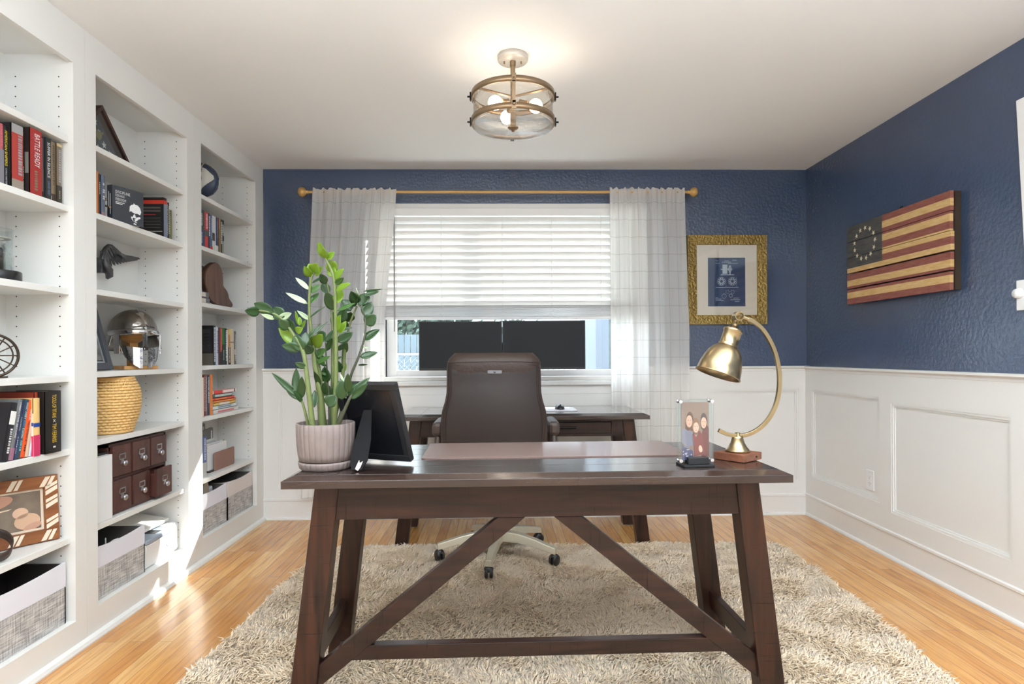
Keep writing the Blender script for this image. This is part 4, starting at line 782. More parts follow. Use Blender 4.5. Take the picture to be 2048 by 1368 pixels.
for k in range(2):
    t = thing('boxed_book', ('upper' if k else 'lower')+' of two grey slipcased books lying below the wood slab', 'book', (-1.70, -.75, z+.001+.034*k), group='two grey slipcased books below the wood slab')
    q = z+.001+.034*k; part('slipcase', MB().box((-1.79, -.815, q), (-1.692, -.678-.01*k, q+.033)), mat('grey_slipcase', (112, 112, 116), .5), t, bevel=.002); part('page_block', MB().box((-1.6925, -.812, q+.005), (-1.690, -.73, q+.028)), cm((214, 206, 192)), t)

# desk file of papers and folders, and two manuals
z = SH[3][5]; t = thing('file_sorter', 'brown desktop file sorter full of papers and grey folders', 'file sorter', (-1.78, -.45, z+.001))
BF = mat('brown_fibreboard', (150, 112, 100), .7, bump=.1)
part('front_board', MB().prism(rrect(-.585, -.315, z+.001, z+.112, .012), (-1.718, 0, 0), Y_, Z_, X_, .004), BF, t); part('base', MB().box((-1.885, -.63, z+.001), (-1.719, -.40, z+.010)), mat('dark_base', (70, 60, 58), .6), t)
for (x, a, c, h, m_, nm) in ((-1.735, -.635, -.385, .160, (226, 226, 226), 'paper_sheaf'), (-1.747, -.640, -.390, .152, (214, 214, 216), 'paper_sheaf'), (-1.760, -.645, -.385, .163, (230, 230, 228), 'paper_sheaf'), (-1.775, -.64, -.44, .168, (196, 200, 204), 'white_card'), (-1.79, -.655, -.42, .182, (212, 212, 208), 'white_card')):
    b = MB(); b.prism(rrect(a, c, z+.011, z+h, .008), (x-.006, 0, 0), Y_, Z_, X_, .009); part(nm, b, cm(m_, .7), t)
for (x, a, c, h) in ((-1.806, -.70, -.42, .245), (-1.845, -.735, -.44, .272)): part('folder', MB().prism([(a, z+.011), (c, z+.011), (c, z+h), (c-.02, z+h+.004), (a, z+h-.02)], (x, 0, 0), Y_, Z_, X_, .006), mat('grey_folder', (108, 106, 102), .6), t); part('folder_tab', MB().box((x+.0062, c-.028, z+h-.07), (x+.007, c-.014, z+h-.015)), cm((226, 226, 222)), t)
part('green_divider', MB().box((-1.800, -.665, z+.011), (-1.797, -.650, z+.20)), cm((190, 204, 92)), t)
book(-.815, -.770, -1.700, z, z+.235, .15, (96, 134, 84), 'green and grey manual standing left of the file sorter', 'two manuals beside the file sorter', bands=((0, .35, (110, 106, 100)), (.35, 1, (110, 150, 80))), dashes=((.4, .95, (210, 226, 140), .4, .75),))
book(-.769, -.728, -1.694, z, z+.232, .15, (58, 72, 120), 'blue manual with pale lower spine between the green manual and the file sorter', 'two manuals beside the file sorter', bands=((0, .36, (190, 190, 184)), (.36, 1, (86, 100, 150))), dashes=((.4, .95, (210, 216, 236), .4, .75),))

# nearest bay: lantern, wheel, inlaid frame, leather cuff
z = SH[1][2]; t = thing('glass_lantern', 'clear glass cylinder lantern on a black round base, cut by the photo edge', 'lantern', (-1.765, -2.082, z)); c = (-1.765, -2.082, z+.0005)
part('base', MB().lathe([(0, 0), (.073, 0), (.075, .003), (.075, .034), (.072, .037), (0, .037)], c, Z_, 40), BLACK, t)
b = MB(); b.lathe([(.052, .038), (.052, .185), (.048, .185), (.048, .038)], c, Z_, 40, closed=True); part('glass', b, CLEAR, t); part('inner_glass', MB().lathe([(.030, .038), (.030, .135), (.027, .135), (.027, .038)], c, Z_, 30, closed=True), CLEAR, t)
part('candle_cup', MB().lathe([(0, .038), (.024, .038), (.024, .11), (.026, .115), (.022, .118), (0, .118)], c, Z_, 24), mat('dark_grey_metal', (92, 94, 98), .35, .8), t); part('top_ring', MB().lathe([(.026, .150), (.046, .150), (.046, .155), (.026, .155)], c, Z_, 36, closed=True), mat('pale_ring', (206, 200, 190), .5), t)
z = SH[1][3]; t = thing('metal_wheel', 'round dark metal spoked wheel ornament at the photo edge', 'ornament', (-1.74, -2.12, z)); n_ = Vector((.80, -.60, .0)).normalized(); u_ = Vector((.60, .80, 0)); cc = Vector((-1.745, -2.12, z+.078)); DM = mat('bronze_metal', (72, 60, 50), .4, .8)
b = MB()
for rr, tt in ((.073, .0045), (.058, .0025), (.018, .004)): b.tube([cc+u_*math.cos(2*PI*i/48)*rr+Z_*math.sin(2*PI*i/48)*rr for i in range(48)], tt, 8, closed=True)
for k in range(12): a = 2*PI*k/12; d = u_*math.cos(a)+Z_*math.sin(a); b.tube([cc+d*.012, cc+d*.073], .0022, 6)
b.cyl(cc-n_*.008, cc+n_*.008, .009, 16); part('wheel', b, DM, t); part('foot', MB().box((-1.775, -2.15, z+.0005), (-1.715, -2.09, z+.006)), DM, t)
z = SH[1][5]
def baby(r, x):
    picture('photo', mat('sepia_photo', (96, 84, 74), .25, vary=.5, vscale=12, vcol=(142, 126, 110)), r, x, .045, .245, .045, .20)
    flat(r, x, (206, 168, 140), ell(.195, .085, .040, .030), 'photo_figure'); flat(r, x, (214, 176, 150), ell(.175, .118, .024, .020), 'photo_face'); flat(r, x, (188, 140, 118), ell(.10, .165, .055, .022, a0=.2), 'photo_arm'); flat(r, x+.0005, (226, 200, 172), [(.05, .125), (.14, .135), (.15, .14), (.05, .132)], 'photo_glint'); flat(r, x+.0005, (196, 152, 128), ell(.21, .064, .03, .012, a0=.3), 'photo_limb')
INL = mat('inlay_cream', (226, 212, 190), .5)
r = leaning_frame('picture_frame', 'wooden photo frame with white and brown zigzag inlay around a baby picture', 'picture frame', (-1.856, -2.120, z+.0035), -.62, 5, .29, .245, .045, .02, mat_wood('inlay_brown_wood', (120, 72, 42), (150, 96, 58), 'y', rough=.4, coat=0, scratch=False), baby, mat('cream_slip', (226, 208, 186), .5), .008)
b = MB()
for (y, zz_) in ((.03, .2), (.13, .2), (.23, .2), (.03, 0), (.13, 0), (.23, 0)):
    s_ = 1
    b.prism([(y, zz_+.004), (y+.016, zz_+.004), (y+.036, zz_+.040), (y+.020, zz_+.040)], (0, 0, 0), Y_, Z_, X_, .0006); b.prism([(y+.022, zz_+.004), (y+.034, zz_+.004), (y+.052, zz_+.040), (y+.040, zz_+.040)], (0, 0, 0), Y_, Z_, X_, .0006)
for zz_ in (.045, .12, .17):
    for y in (.003, .249): b.prism([(y, zz_), (y, zz_+.016), (y+.038, zz_+.036), (y+.038, zz_+.020)], (0, 0, 0), Y_, Z_, X_, .0006); b.prism([(y, zz_+.022), (y, zz_+.034), (y+.038, zz_+.052), (y+.038, zz_+.040)], (0, 0, 0), Y_, Z_, X_, .0006)
part('inlay', b, INL, r, local=True)
t = thing('leather_cuff', 'dark brown leather loop lying in front of the zigzag inlaid frame', 'leather loop', (-1.715, -2.13, z)); c = Vector((-1.735, -2.115, z+.050)); b = MB(); tl_ = Vector((.35, -.2, .9)).normalized(); b.lathe([(.050, -.016), (.054, -.016), (.054, .016), (.050, .016)], c, tl_, 40, closed=True, sx=.8, sy=1.35); part('loop', b, mat('brown_leather', (62, 48, 42), .5, bump=.2), t)
b = MB(); b.lathe([(0, 0), (.02, 0), (.02, .003), (0, .003)], (-1.735, -2.115, z+.0005), Z_, 12)
# ------------------------------------------------------------------ the two desks
ZT = .79
def desk(label, loc, rz, cat='desk', D=.63):
    t = thing('writing_desk', label, cat, loc, rz, group='dark stained trestle desks')
    W = 1.492; hw, hd = W/2, D/2
    # top: bevelled rim, boards with fine grooves and breadboard ends
    b = MB(); e = .028
    def sect(x0, x1, y0, y1): return [(x0, y0), (x1, y0), (x1, y1), (x0, y1)]
    lo = [(x, y, ZT-.035) for x, y in sect(-hw, hw, -hd, hd)]; mi_ = [(x, y, ZT-.013) for x, y in sect(-hw, hw, -hd, hd)]; up_ = [(x, y, ZT-.0015) for x, y in sect(-hw+e, hw-e, -hd+e, hd-e)]
    b.hexa(lo, mi_); b.hexa(mi_, up_)
    xi, yi = hw-e-.0005, hd-e-.0005
    for (a, c) in ((-xi, -hw+.15), (hw-.15, xi)): b.box((a+.0008, -yi, ZT-.003), (c-.0008, yi, ZT))
    nb = 5
    for k in range(nb): b.box((-hw+.1508, -yi+2*yi*k/nb+.0006, ZT-.003), (hw-.1508, -yi+2*yi*(k+1)/nb-.0006, ZT))
    part('desk_top', b, TOPW, t, local=True, bevel=.0012)
    for sx in (-1, 1):
        for sy in (-1, 1):
            y0, y1 = (sy*(hd-.045), sy*(hd-.115)); z1 = ZT-.0355
            f = lambda x, y, z: (sx*x, y, z)
            part('leg', MB().hexa([f(.756, y0, .0105), f(.679, y0, .0105), f(.679, y1, .0105), f(.756, y1, .0105)], [f(.663, y0, z1), f(.593, y0, z1), f(.593, y1, z1), f(.663, y1, z1)]), DWZ, t, local=True, bevel=.003)
        part('side_stretcher', MB().hexa([(sx*.715, -hd+.113, .165), (sx*.690, -hd+.113, .165), (sx*.690, hd-.113, .165), (sx*.715, hd-.113, .165)], [(sx*.706, -hd+.113, .235), (sx*.681, -hd+.113, .235), (sx*.681, hd-.113, .235), (sx*.706, hd-.113, .235)]), DWY, t, local=True, bevel=.002)
        part('side_apron', MB().box((min(sx*.625, sx*.600), -hd+.115, .652), (max(sx*.625, sx*.600), hd-.115, ZT-.036)), DWY, t, local=True)
        y = -hd+.058; part('brace', MB().prism([(sx*.043, .650), (sx*.126, .650), (sx*.667, .214), (sx*.675, .140)], (0, y, 0), X_, Z_, Y_, .035), DWX, t, local=True, bevel=.002)
    part('stretcher', MB().box((-.600, -hd+.060, .232), (.600, -hd+.092, .275)), DWX, t, local=True, bevel=.002)
    part('back_apron', MB().hexa([(-.606, -hd+.052, .652), (.606, -hd+.052, .652), (.606, -hd+.075, .652), (-.606, -hd+.075, .652)], [(-.595, -hd+.052, ZT-.036), (.595, -hd+.052, ZT-.036), (.595, -hd+.075, ZT-.036), (-.595, -hd+.075, ZT-.036)]), DWX, t, local=True, bevel=.001)
    # drawer side
    yf_ = hd-.055; b = MB(); b.box((-.604, yf_-.02, .652), (.604, yf_, .668)).box((-.604, yf_-.02, .738), (.604, yf_, ZT-.036)); b.box((-.604, yf_-.02, .668), (-.530, yf_, .738)).box((.530, yf_-.02, .668), (.604, yf_, .738)).box((-.012, yf_-.02, .668), (.012, yf_, .738)); part('drawer_rail', b, DWX, t, local=True)
    for sx in (-1, 1):
        a, c = sorted((sx*.015, sx*.527)); d = part('drawer', MB().box((a, yf_-.018, .671), (c, yf_+.002, .735)).box((a+.01, -hd+.09, .672), (c-.01, yf_-.018, .73)), DWX, t, local=True, bevel=.0015)
        m_ = (a+c)/2; b = MB().tube([(m_-.045, yf_+.018, .705), (m_+.045, yf_+.018, .705)], .0055, 10)
        for q in (-1, 1): b.box((m_+q*.042-.006, yf_+.0022, .698), (m_+q*.042+.006, yf_+.020, .712))
        part('handle', b, BLKM, d, local=True)
    return t
desk('dark stained trestle desk in the foreground carrying the plant and brass lamp', (.112, -2.162, .0005), .018)
desk('dark stained trestle desk against the window wall under the two monitors', (.130, -.437, .0005), PI, D=.57)

# ------------------------------------------------------------------ things on the front desk
LEA = mat('brown_leather_pad', (124, 100, 94), .32, coat=.5, bump=.15, bscale=300, vary=.08, vscale=6)
t = thing('desk_pad', 'wide brown leather desk pad lying on the foreground desk', 'desk pad', (.18, -2.02, ZT+.0006)); b = MB()
def rrect(x0, x1, y0, y1, r): return [(cx+r*math.cos(a), cy+r*math.sin(a)) for (cx, cy, s_) in ((x1-r, y1-r, 0), (x0+r, y1-r, 1), (x0+r, y0+r, 2), (x1-r, y0+r, 3)) for a in [PI/2*(s_+q/4) for q in range(5)]]
b.prism([(p[0]-(p[1]+2.02)*.02, p[1]+(p[0]-.18)*.03) for p in rrect(-.268, .640, -2.200, -1.860, .015)], (0, 0, ZT+.0008), X_, Y_, Z_, .003); part('pad', b, LEA, t)
b = MB()
for k in range(70): x = -.255+k*.0128; b.box((x, -2.187+(x-.18)*.03, ZT+.0036), (x+.007, -2.1855+(x-.18)*.03, ZT+.0042))
part('stitching', b, cm((168, 140, 124)), t)

# potted plant
POT = mat('mauve_ceramic', (122, 110, 106), .55, bump=.15, bscale=60, vary=.16, vscale=18)
pc = (-.541, -2.345, ZT+.0008); pt = thing('potted_plant', 'tall leafy green houseplant in a ribbed mauve pot on the left of the foreground desk', 'potted plant', pc)
def rib(a, h): return 1+.030*(abs(math.cos(14*a))**.5)-.022
part('pot', MB().lathe([(.070, .0245), (.0785, .0265), (.0825, .045), (.0860, .075), (.0875, .105), (.0875, .138), (.0860, .140), (.0835, .138), (.0830, .118), (.0, .116)], pc, Z_, 336, fn=rib), POT, pt)
part('saucer', MB().lathe([(0, 0), (.074, 0), (.0785, .004), (.0815, .018), (.0810, .0235), (.078, .0238), (.0, .0238)], pc, Z_, 336, fn=rib), POT, pt)
b = MB(); rn = random.Random(3); b.lathe([(0, .124), (.05, .124), (.0815, .121), (.0815, .118), (0, .118)], pc, Z_, 40)
for k in range(160): a, q = rn.uniform(0, 6.28), .078*math.sqrt(rn.random()); b.sphere((pc[0]+q*math.cos(a), pc[1]+q*math.sin(a), pc[2]+.123), rn.uniform(.002, .005), 5, 4)
part('soil', b, mat('potting_soil', (62, 42, 34), .95), pt)
LM = []
for nm, c1_, tr in (('leaf_dark', (38, 68, 30), .12), ('leaf_mid', (66, 104, 46), .25), ('leaf_bright', (122, 156, 44), .40), ('leaf_pale', (176, 196, 160), .2)):
    m = bpy.data.materials.new(nm); m.use_nodes = True; N = m.node_tree.nodes; Lk = m.node_tree.links; pb = N['Principled BSDF']; pb.inputs['Base Color'].default_value = lin(c1_); pb.inputs['Roughness'].default_value = .28; tl = N.new('ShaderNodeBsdfTranslucent'); tl.inputs[0].default_value = lin(c1_)
    mx = N.new('ShaderNodeMixShader'); mx.inputs[0].default_value = tr; Lk.new(pb.outputs[0], mx.inputs[1]); Lk.new(tl.outputs[0], mx.inputs[2]); Lk.new(mx.outputs[0], N['Material Output'].inputs[0]); LM.append(m)
STEM = mat('plant_stem', (96, 108, 60), .45, vary=.18, vscale=30); STEMD = mat('plant_stem_dark', (70, 74, 56), .5)
def leaf(b, p0, p1, wd, mi, rn):
    p0, p1 = Vector(p0), Vector(p1); d = p1-p0; L = d.length; d.normalize()
    toc = Vector((rn.uniform(-.5, .5), -1, rn.uniform(-.3, .6))); v = d.cross(toc).normalized(); n = v.cross(d).normalized()
    if n.y > 0: n = -n
    m_, k_ = 9, 5; vs = []; curl = rn.uniform(-.10, .14)
    for i in range(m_):
        s_ = i/(m_-1); wv = wd*.5*max(.02, (math.sin(PI*min(1, s_**.85))**.75)*(1-.15*s_))
        for j in range(k_):
            q = (j/(k_-1)-.5)*2; vs.append(p0+d*L*s_+v*wv*q+n*(abs(q)*wv*.30-curl*L*math.sin(PI*s_)*.5+.0))
    b.add(vs, [(i*k_+j, i*k_+j+1, (i+1)*k_+j+1, (i+1)*k_+j) for i in range(m_-1) for j in range(k_-1)], mi, True)
PLANT = [(0.011,[[-0.511,-2.36,0.921],[-0.505,-2.36,1.062],[-0.505,-2.36,1.247],[-0.509,-2.36,1.37],[-0.529,-2.36,1.424],[-0.539,-2.36,1.444]],[[-0.539,-2.362,1.437,-0.548,-2.388,1.483,0.02,2],[-0.53,-2.361,1.436,-0.537,-2.384,1.465,0.026,2],[-0.528,-2.363,1.432,-0.505,-2.367,1.455,0.023,2],[-0.528,-2.357,1.429,-0.509,-2.339,1.396,0.031,2],[-0.508,-2.358,1.37,-0.473,-2.379,1.402,0.022,2],[-0.506,-2.36,1.357,-0.475,-2.376,1.375,0.016,1],[-0.503,-2.363,1.337,-0.45,-2.388,1.356,0.02,2],[-0.501,-2.362,1.296,-0.493,-2.33,1.342,0.028,2],[-0.5,-2.357,1.275,-0.45,-2.339,1.301,0.014,1],[-0.505,-2.358,1.213,-0.484,-2.381,1.261,0.031,2],[-0.493,-2.362,1.204,-0.475,-2.351,1.244,0.023,2],[-0.51,-2.358,1.378,-0.528,-2.335,1.42,0.025,2]]),(0.012,[[-0.551,-2.33,0.921],[-0.566,-2.33,1.085],[-0.584,-2.33,1.171],[-0.59,-2.33,1.218],[-0.595,-2.33,1.303],[-0.589,-2.33,1.374],[-0.579,-2.33,1.397]],[[-0.59,-2.327,1.385,-0.601,-2.359,1.413,0.022,2],[-0.586,-2.329,1.393,-0.599,-2.318,1.427,0.02,2],[-0.579,-2.33,1.397,-0.563,-2.353,1.423,0.034,2],[-0.576,-2.33,1.389,-0.543,-2.359,1.41,0.022,2],[-0.596,-2.327,1.343,-0.646,-2.304,1.385,0.014,3],[-0.6,-2.33,1.3,-0.663,-2.344,1.333,0.014,3],[-0.593,-2.327,1.335,-0.561,-2.325,1.359,0.019,1],[-0.598,-2.327,1.299,-0.572,-2.306,1.336,0.017,1],[-0.586,-2.33,1.364,-0.544,-2.336,1.385,0.009,0],[-0.593,-2.329,1.249,-0.631,-2.335,1.278,0.012,3],[-0.592,-2.333,1.256,-0.539,-2.344,1.291,0.005,0]]),(0.011,[[-0.563,-2.4,0.929],[-0.579,-2.4,1.061],[-0.592,-2.4,1.149],[-0.622,-2.4,1.204],[-0.648,-2.4,1.242],[-0.681,-2.4,1.265],[-0.727,-2.4,1.274]],[[-0.721,-2.397,1.269,-0.752,-2.432,1.271,0.026,0],[-0.677,-2.404,1.269,-0.741,-2.391,1.296,0.03,0],[-0.648,-2.402,1.248,-0.68,-2.398,1.284,0.034,0],[-0.675,-2.4,1.248,-0.712,-2.411,1.262,0.012,3],[-0.668,-2.396,1.247,-0.618,-2.421,1.264,0.019,3],[-0.633,-2.401,1.218,-0.656,-2.421,1.244,0.028,0],[-0.623,-2.399,1.209,-0.628,-2.416,1.25,0.031,0],[-0.605,-2.401,1.23,-0.621,-2.383,1.273,0.011,2],[-0.6,-2.401,1.227,-0.603,-2.396,1.254,0.014,2],[-0.597,-2.397,1.221,-0.574,-2.428,1.243,0.014,2],[-0.611,-2.404,1.209,-0.585,-2.419,1.22,0.02,2],[-0.602,-2.398,1.167,-0.668,-2.392,1.221,0.031,2],[-0.597,-2.402,1.158,-0.652,-2.412,1.168,0.026,0],[-0.597,-2.403,1.149,-0.612,-2.403,1.203,0.034,0],[-0.591,-2.404,1.163,-0.586,-2.386,1.211,0.023,0],[-0.594,-2.397,1.17,-0.549,-2.368,1.237,0.009,0],[-0.564,-2.398,1.2,-0.526,-2.368,1.242,0.006,0],[-0.582,-2.404,1.102,-0.611,-2.415,1.116,0.017,0]]),(0.006,[[-0.58,-2.38,0.927],[-0.598,-2.38,0.985],[-0.611,-2.38,1.013],[-0.623,-2.38,1.029]],[[-0.61,-2.376,1.01,-0.701,-2.361,1.086,0.019,0],[-0.611,-2.381,1.003,-0.67,-2.349,1.06,0.02,0],[-0.621,-2.379,1.024,-0.627,-2.358,1.1,0.026,0],[-0.605,-2.382,1.006,-0.595,-2.402,1.076,0.022,0],[-0.601,-2.38,0.995,-0.622,-2.405,1.035,0.014,0],[-0.566,-2.381,0.98,-0.573,-2.348,1.031,0.019,0]]),(0.017,[[-0.553,-2.34,0.919],[-0.56,-2.34,1.015],[-0.575,-2.34,1.108],[-0.579,-2.34,1.155],[-0.576,-2.34,1.178]],[[-0.577,-2.341,1.166,-0.541,-2.374,1.203,0.034,2],[-0.581,-2.344,1.17,-0.595,-2.363,1.204,0.023,1],[-0.572,-2.338,1.136,-0.538,-2.35,1.158,0.023,1],[-0.568,-2.342,1.115,-0.52,-2.368,1.135,0.016,1],[-0.57,-2.336,1.132,-0.541,-2.345,1.107,0.014,1],[-0.559,-2.342,1.043,-0.568,-2.371,1.09,0.016,0],[-0.586,-2.344,1.143,-0.596,-2.363,1.173,0.026,0],[-0.545,-2.339,1.015,-0.534,-2.365,1.059,0.025,0],[-0.57,-2.344,1.155,-0.559,-2.341,1.132,0.012,0]]),(0.005,[[-0.541,-2.3,0.914],[-0.546,-2.3,1.028],[-0.551,-2.3,1.123],[-0.554,-2.3,1.179]],[[-0.553,-2.302,1.182,-0.588,-2.265,1.214,0.03,0],[-0.551,-2.303,1.18,-0.527,-2.298,1.22,0.016,0],[-0.551,-2.298,1.152,-0.53,-2.306,1.196,0.016,0],[-0.55,-2.296,1.12,-0.574,-2.302,1.146,0.008,0],[-0.549,-2.302,1.104,-0.576,-2.306,1.117,0.008,0],[-0.547,-2.304,1.051,-0.555,-2.306,1.103,0.03,0],[-0.546,-2.302,1.005,-0.567,-2.273,1.051,0.028,0],[-0.546,-2.297,0.996,-0.527,-2.3,1.036,0.019,0],[-0.548,-2.304,1.076,-0.566,-2.317,1.084,0.009,1]]),(0.007,[[-0.54,-2.28,0.911],[-0.537,-2.28,1.155],[-0.538,-2.28,1.251],[-0.543,-2.28,1.316],[-0.557,-2.28,1.38]],[[-0.556,-2.282,1.368,-0.57,-2.3,1.398,0.022,0],[-0.547,-2.282,1.335,-0.576,-2.254,1.373,0.025,0],[-0.531,-2.283,1.283,-0.549,-2.311,1.34,0.031,0],[-0.53,-2.277,1.228,-0.533,-2.275,1.281,0.023,0],[-0.507,-2.276,1.248,-0.495,-2.287,1.289,0.031,0],[-0.522,-2.277,1.181,-0.474,-2.269,1.212,0.028,0],[-0.52,-2.278,1.219,-0.477,-2.263,1.228,0.011,0],[-0.523,-2.28,1.155,-0.48,-2.308,1.177,0.014,0],[-0.535,-2.282,1.123,-0.514,-2.254,1.134,0.008,0],[-0.53,-2.277,1.155,-0.55,-2.25,1.195,0.02,0]]),(0.007,[[-0.513,-2.26,0.909],[-0.5,-2.26,1.009],[-0.482,-2.26,1.077],[-0.457,-2.26,1.137],[-0.439,-2.26,1.196],[-0.436,-2.26,1.244],[-0.445,-2.26,1.285],[-0.46,-2.26,1.304]],[[-0.441,-2.261,1.187,-0.393,-2.249,1.222,0.028,0],[-0.455,-2.258,1.132,-0.398,-2.25,1.147,0.022,0],[-0.438,-2.257,1.239,-0.401,-2.258,1.268,0.037,0],[-0.441,-2.259,1.265,-0.419,-2.247,1.312,0.034,0],[-0.45,-2.262,1.298,-0.437,-2.23,1.343,0.037,0],[-0.461,-2.256,1.308,-0.475,-2.29,1.343,0.031,0],[-0.441,-2.256,1.331,-0.398,-2.228,1.348,0.016,0],[-0.444,-2.259,1.345,-0.372,-2.292,1.349,0.006,0],[-0.461,-2.257,1.106,-0.423,-2.286,1.108,0.006,0],[-0.448,-2.256,1.165,-0.427,-2.248,1.16,0.006,3],[-0.456,-2.264,1.323,-0.46,-2.283,1.355,0.006,3]]),(0.01,[[-0.533,-2.24,0.907],[-0.518,-2.24,1.057],[-0.507,-2.24,1.155],[-0.492,-2.24,1.237],[-0.468,-2.24,1.299]],[[-0.488,-2.239,1.283,-0.518,-2.235,1.32,0.037,0],[-0.488,-2.238,1.28,-0.508,-2.21,1.249,0.03,0],[-0.48,-2.242,1.299,-0.456,-2.275,1.34,0.028,0],[-0.508,-2.237,1.221,-0.517,-2.274,1.261,0.031,0],[-0.508,-2.237,1.147,-0.491,-2.267,1.175,0.014,1],[-0.512,-2.238,1.082,-0.513,-2.22,1.119,0.014,2],[-0.515,-2.237,1.087,-0.511,-2.236,1.198,0.011,1],[-0.522,-2.237,1.082,-0.535,-2.261,1.126,0.023,0],[-0.525,-2.239,1.008,-0.508,-2.252,1.061,0.019,0]]),(0.009,[[-0.46,-2.43,0.929],[-0.451,-2.43,0.998],[-0.439,-2.43,1.023]],[[-0.45,-2.427,1.017,-0.39,-2.411,1.071,0.02,0],[-0.445,-2.43,1.008,-0.392,-2.428,1.054,0.02,0],[-0.448,-2.434,1.025,-0.442,-2.463,1.086,0.022,0],[-0.451,-2.429,1.017,-0.472,-2.431,1.083,0.011,3],[-0.457,-2.427,1.01,-0.473,-2.422,1.057,0.009,3],[-0.468,-2.433,1.006,-0.468,-2.44,1.068,0.03,0],[-0.512,-2.428,0.988,-0.486,-2.428,1.02,0.034,0],[-0.444,-2.434,1.018,-0.432,-2.406,1.056,0.019,0]])]
rn = random.Random(12)
for si, (r0, pts, lvs) in enumerate(PLANT):
    P = [Vector(p) for p in pts]; P[0].z = pc[2]+.118
    q = Vector((pc[0], pc[1], 0)); h = Vector((P[0].x, P[0].y, 0))-q
    if h.length > .062: h = h*.062/h.length; P[0].x, P[0].y = (q+h).x, (q+h).y
    Q = []   # smooth
    for i in range(len(P)-1):
        a, b0, c, d = P[max(0, i-1)], P[i], P[i+1], P[min(len(P)-1, i+2)]
        for k in range(6): s_ = k/6; Q.append(.5*((2*b0)+(-a+c)*s_+(2*a-5*b0+4*c-d)*s_*s_+(-a+3*b0-3*c+d)*s_**3))
    Q.append(P[-1]); n = len(Q); st = part('stem', MB().tube(Q, [r0*.84*(1-.78*(i/(n-1))**.6)+.0008 for i in range(n)], 8), STEMD if si in (5, 7, 9) else STEM, pt)
    b = MB()
    for l in lvs: leaf(b, l[0:3], l[3:6], l[6]*1.28, l[7], rn)
    part('leaves', b, LM, st, solid=.0006)

# black photo frame seen from behind, on its easel leg
t = thing('picture_frame', 'black photo frame seen from behind, propped on its easel leg beside the plant', 'picture frame', (-.28, -2.316, ZT+.001))
e_ = Vector((-.925, .38, 0)).normalized(); nb_ = Vector((-.38, -.925, 0)).normalized(); lean = math.radians(21); upv = (Z_*math.cos(lean)+nb_*math.sin(lean)); nn_ = upv.cross(e_).normalized()
if nn_.dot(nb_) < 0: nn_ = -nn_
o_ = Vector((-.283, -2.300, ZT+.0085)); FR = mat('black_frame_wood', (30, 31, 34), .42, bump=.05)
def pl(b, u0, u1, v0, v1, d0, d1): b.obox(o_+e_*(u0+u1)/2+upv*(v0+v1)/2+nn_*(d0+d1)/2, e_, upv, nn_, u1-u0, v1-v0, d1-d0)
b = MB(); pl(b, 0, .225, 0, .022, -.018, .004); pl(b, 0, .225, .248, .270, -.018, .004); pl(b, 0, .022, .022, .248, -.018, .004); pl(b, .203, .225, .022, .248, -.018, .004); part('frame', b, FR, t, bevel=.002)
b = MB(); pl(b, .018, .207, .018, .252, -.006, .0015); part('backing', b, mat('black_backing', (20, 22, 27), .25), t)
b = MB(); pl(b, .024, .201, .024, .246, -.012, -.008); part('photo', b, cm((176, 170, 160)), t)
top = o_+e_*.115+upv*.18+nn_*.006; ft = Vector((-.425, -2.422, ZT+.001)); b = MB()
dd = (ft-top).normalized(); sd = Vector((1, -.15, 0)).normalized(); sd = (sd-dd*sd.dot(dd)).normalized(); n2 = dd.cross(sd)
P = [(-.013, 0), (.013, 0), (.026, .10), (.026, .165), (.012, (ft-top).length-.004), (-.020, (ft-top).length-.004), (-.028, .16), (-.024, .10)]
b.prism([(p[0], p[1]) for p in P], top, sd, dd, n2, .003); part('easel_leg', b, mat('black_velvet_board', (18, 18, 20), .8, spec=.2), t)
b = MB(); cb = top+dd*.155+n2*(-.001)*(1 if n2.y > 0 else -1); b.prism([(-.006, 0), (.000, -.020), (.003, -.010), (.012, -.016), (.007, .004), (.001, .014), (-.008, .008)], top+dd*.185+n2*(.0032 if n2.y < 0 else -.0006), sd, dd, n2, .0006); part('paper_scrap', b, cm((214, 200, 184)), t)

# acrylic photo stand
t = thing('photo_stand', 'clear acrylic photo stand showing three smiling girls, in front of the brass lamp', 'picture frame', (.603, -2.365, ZT+.001), .10); r = t
part('foot', MB().box((-.048, -.034, 0), (.050, .034, .006)), BLACK, t, local=True, bevel=.001); part('clamp', MB().box((-.030, -.022, .006), (.036, -.008, .028)).box((-.030, .008, .006), (.036, .020, .028)), mat('black_rubber', (26, 27, 30), .45), t, local=True, bevel=.002)
x0, x1, z0, z1 = -.055, .058, .010, .205
part('acrylic_plates', MB().box((x0, -.0080, z0), (x1, -.0030, z1)).box((x0, .0030, z0), (x1, .0080, z1)), CLEAR, t, local=True)
for (x, zz) in ((x0+.006, z0+.006), (x1-.006, z0+.006), (x0+.006, z1-.006), (x1-.006, z1-.006)): part('corner_screw', MB().lathe([(.0055, -.012), (.0055, -.008), (.003, -.008), (.003, .008), (.0055, .008), (.0055, .012)], (x, 0, zz), Y_, 16), CHROME, t, local=True)
b = MB(); fx0, fx1, fz0, fz1 = x0+.013, x1-.013, z0+.008, z1-.009; part('photo', MB().box((fx0, -.0020, fz0), (fx1, .0020, fz1)), mat('photo_backdrop', (136, 108, 96), .6, vary=.18, vscale=14, vcol=(150, 122, 108)), t, local=True)
PW, PH = fx1-fx0, fz1-fz0
def fl(pts, col, lay, nm):  # fractions of the photo
    b = MB(); b.prism([(fx0+p[0]*PW, fz0+p[1]*PH) for p in pts], (0, -.0021-.00012*lay, 0), X_, Z_, -Y_, .0001); part(nm, b, cm(col, .6), t, local=True)
sk = (226, 178, 156)
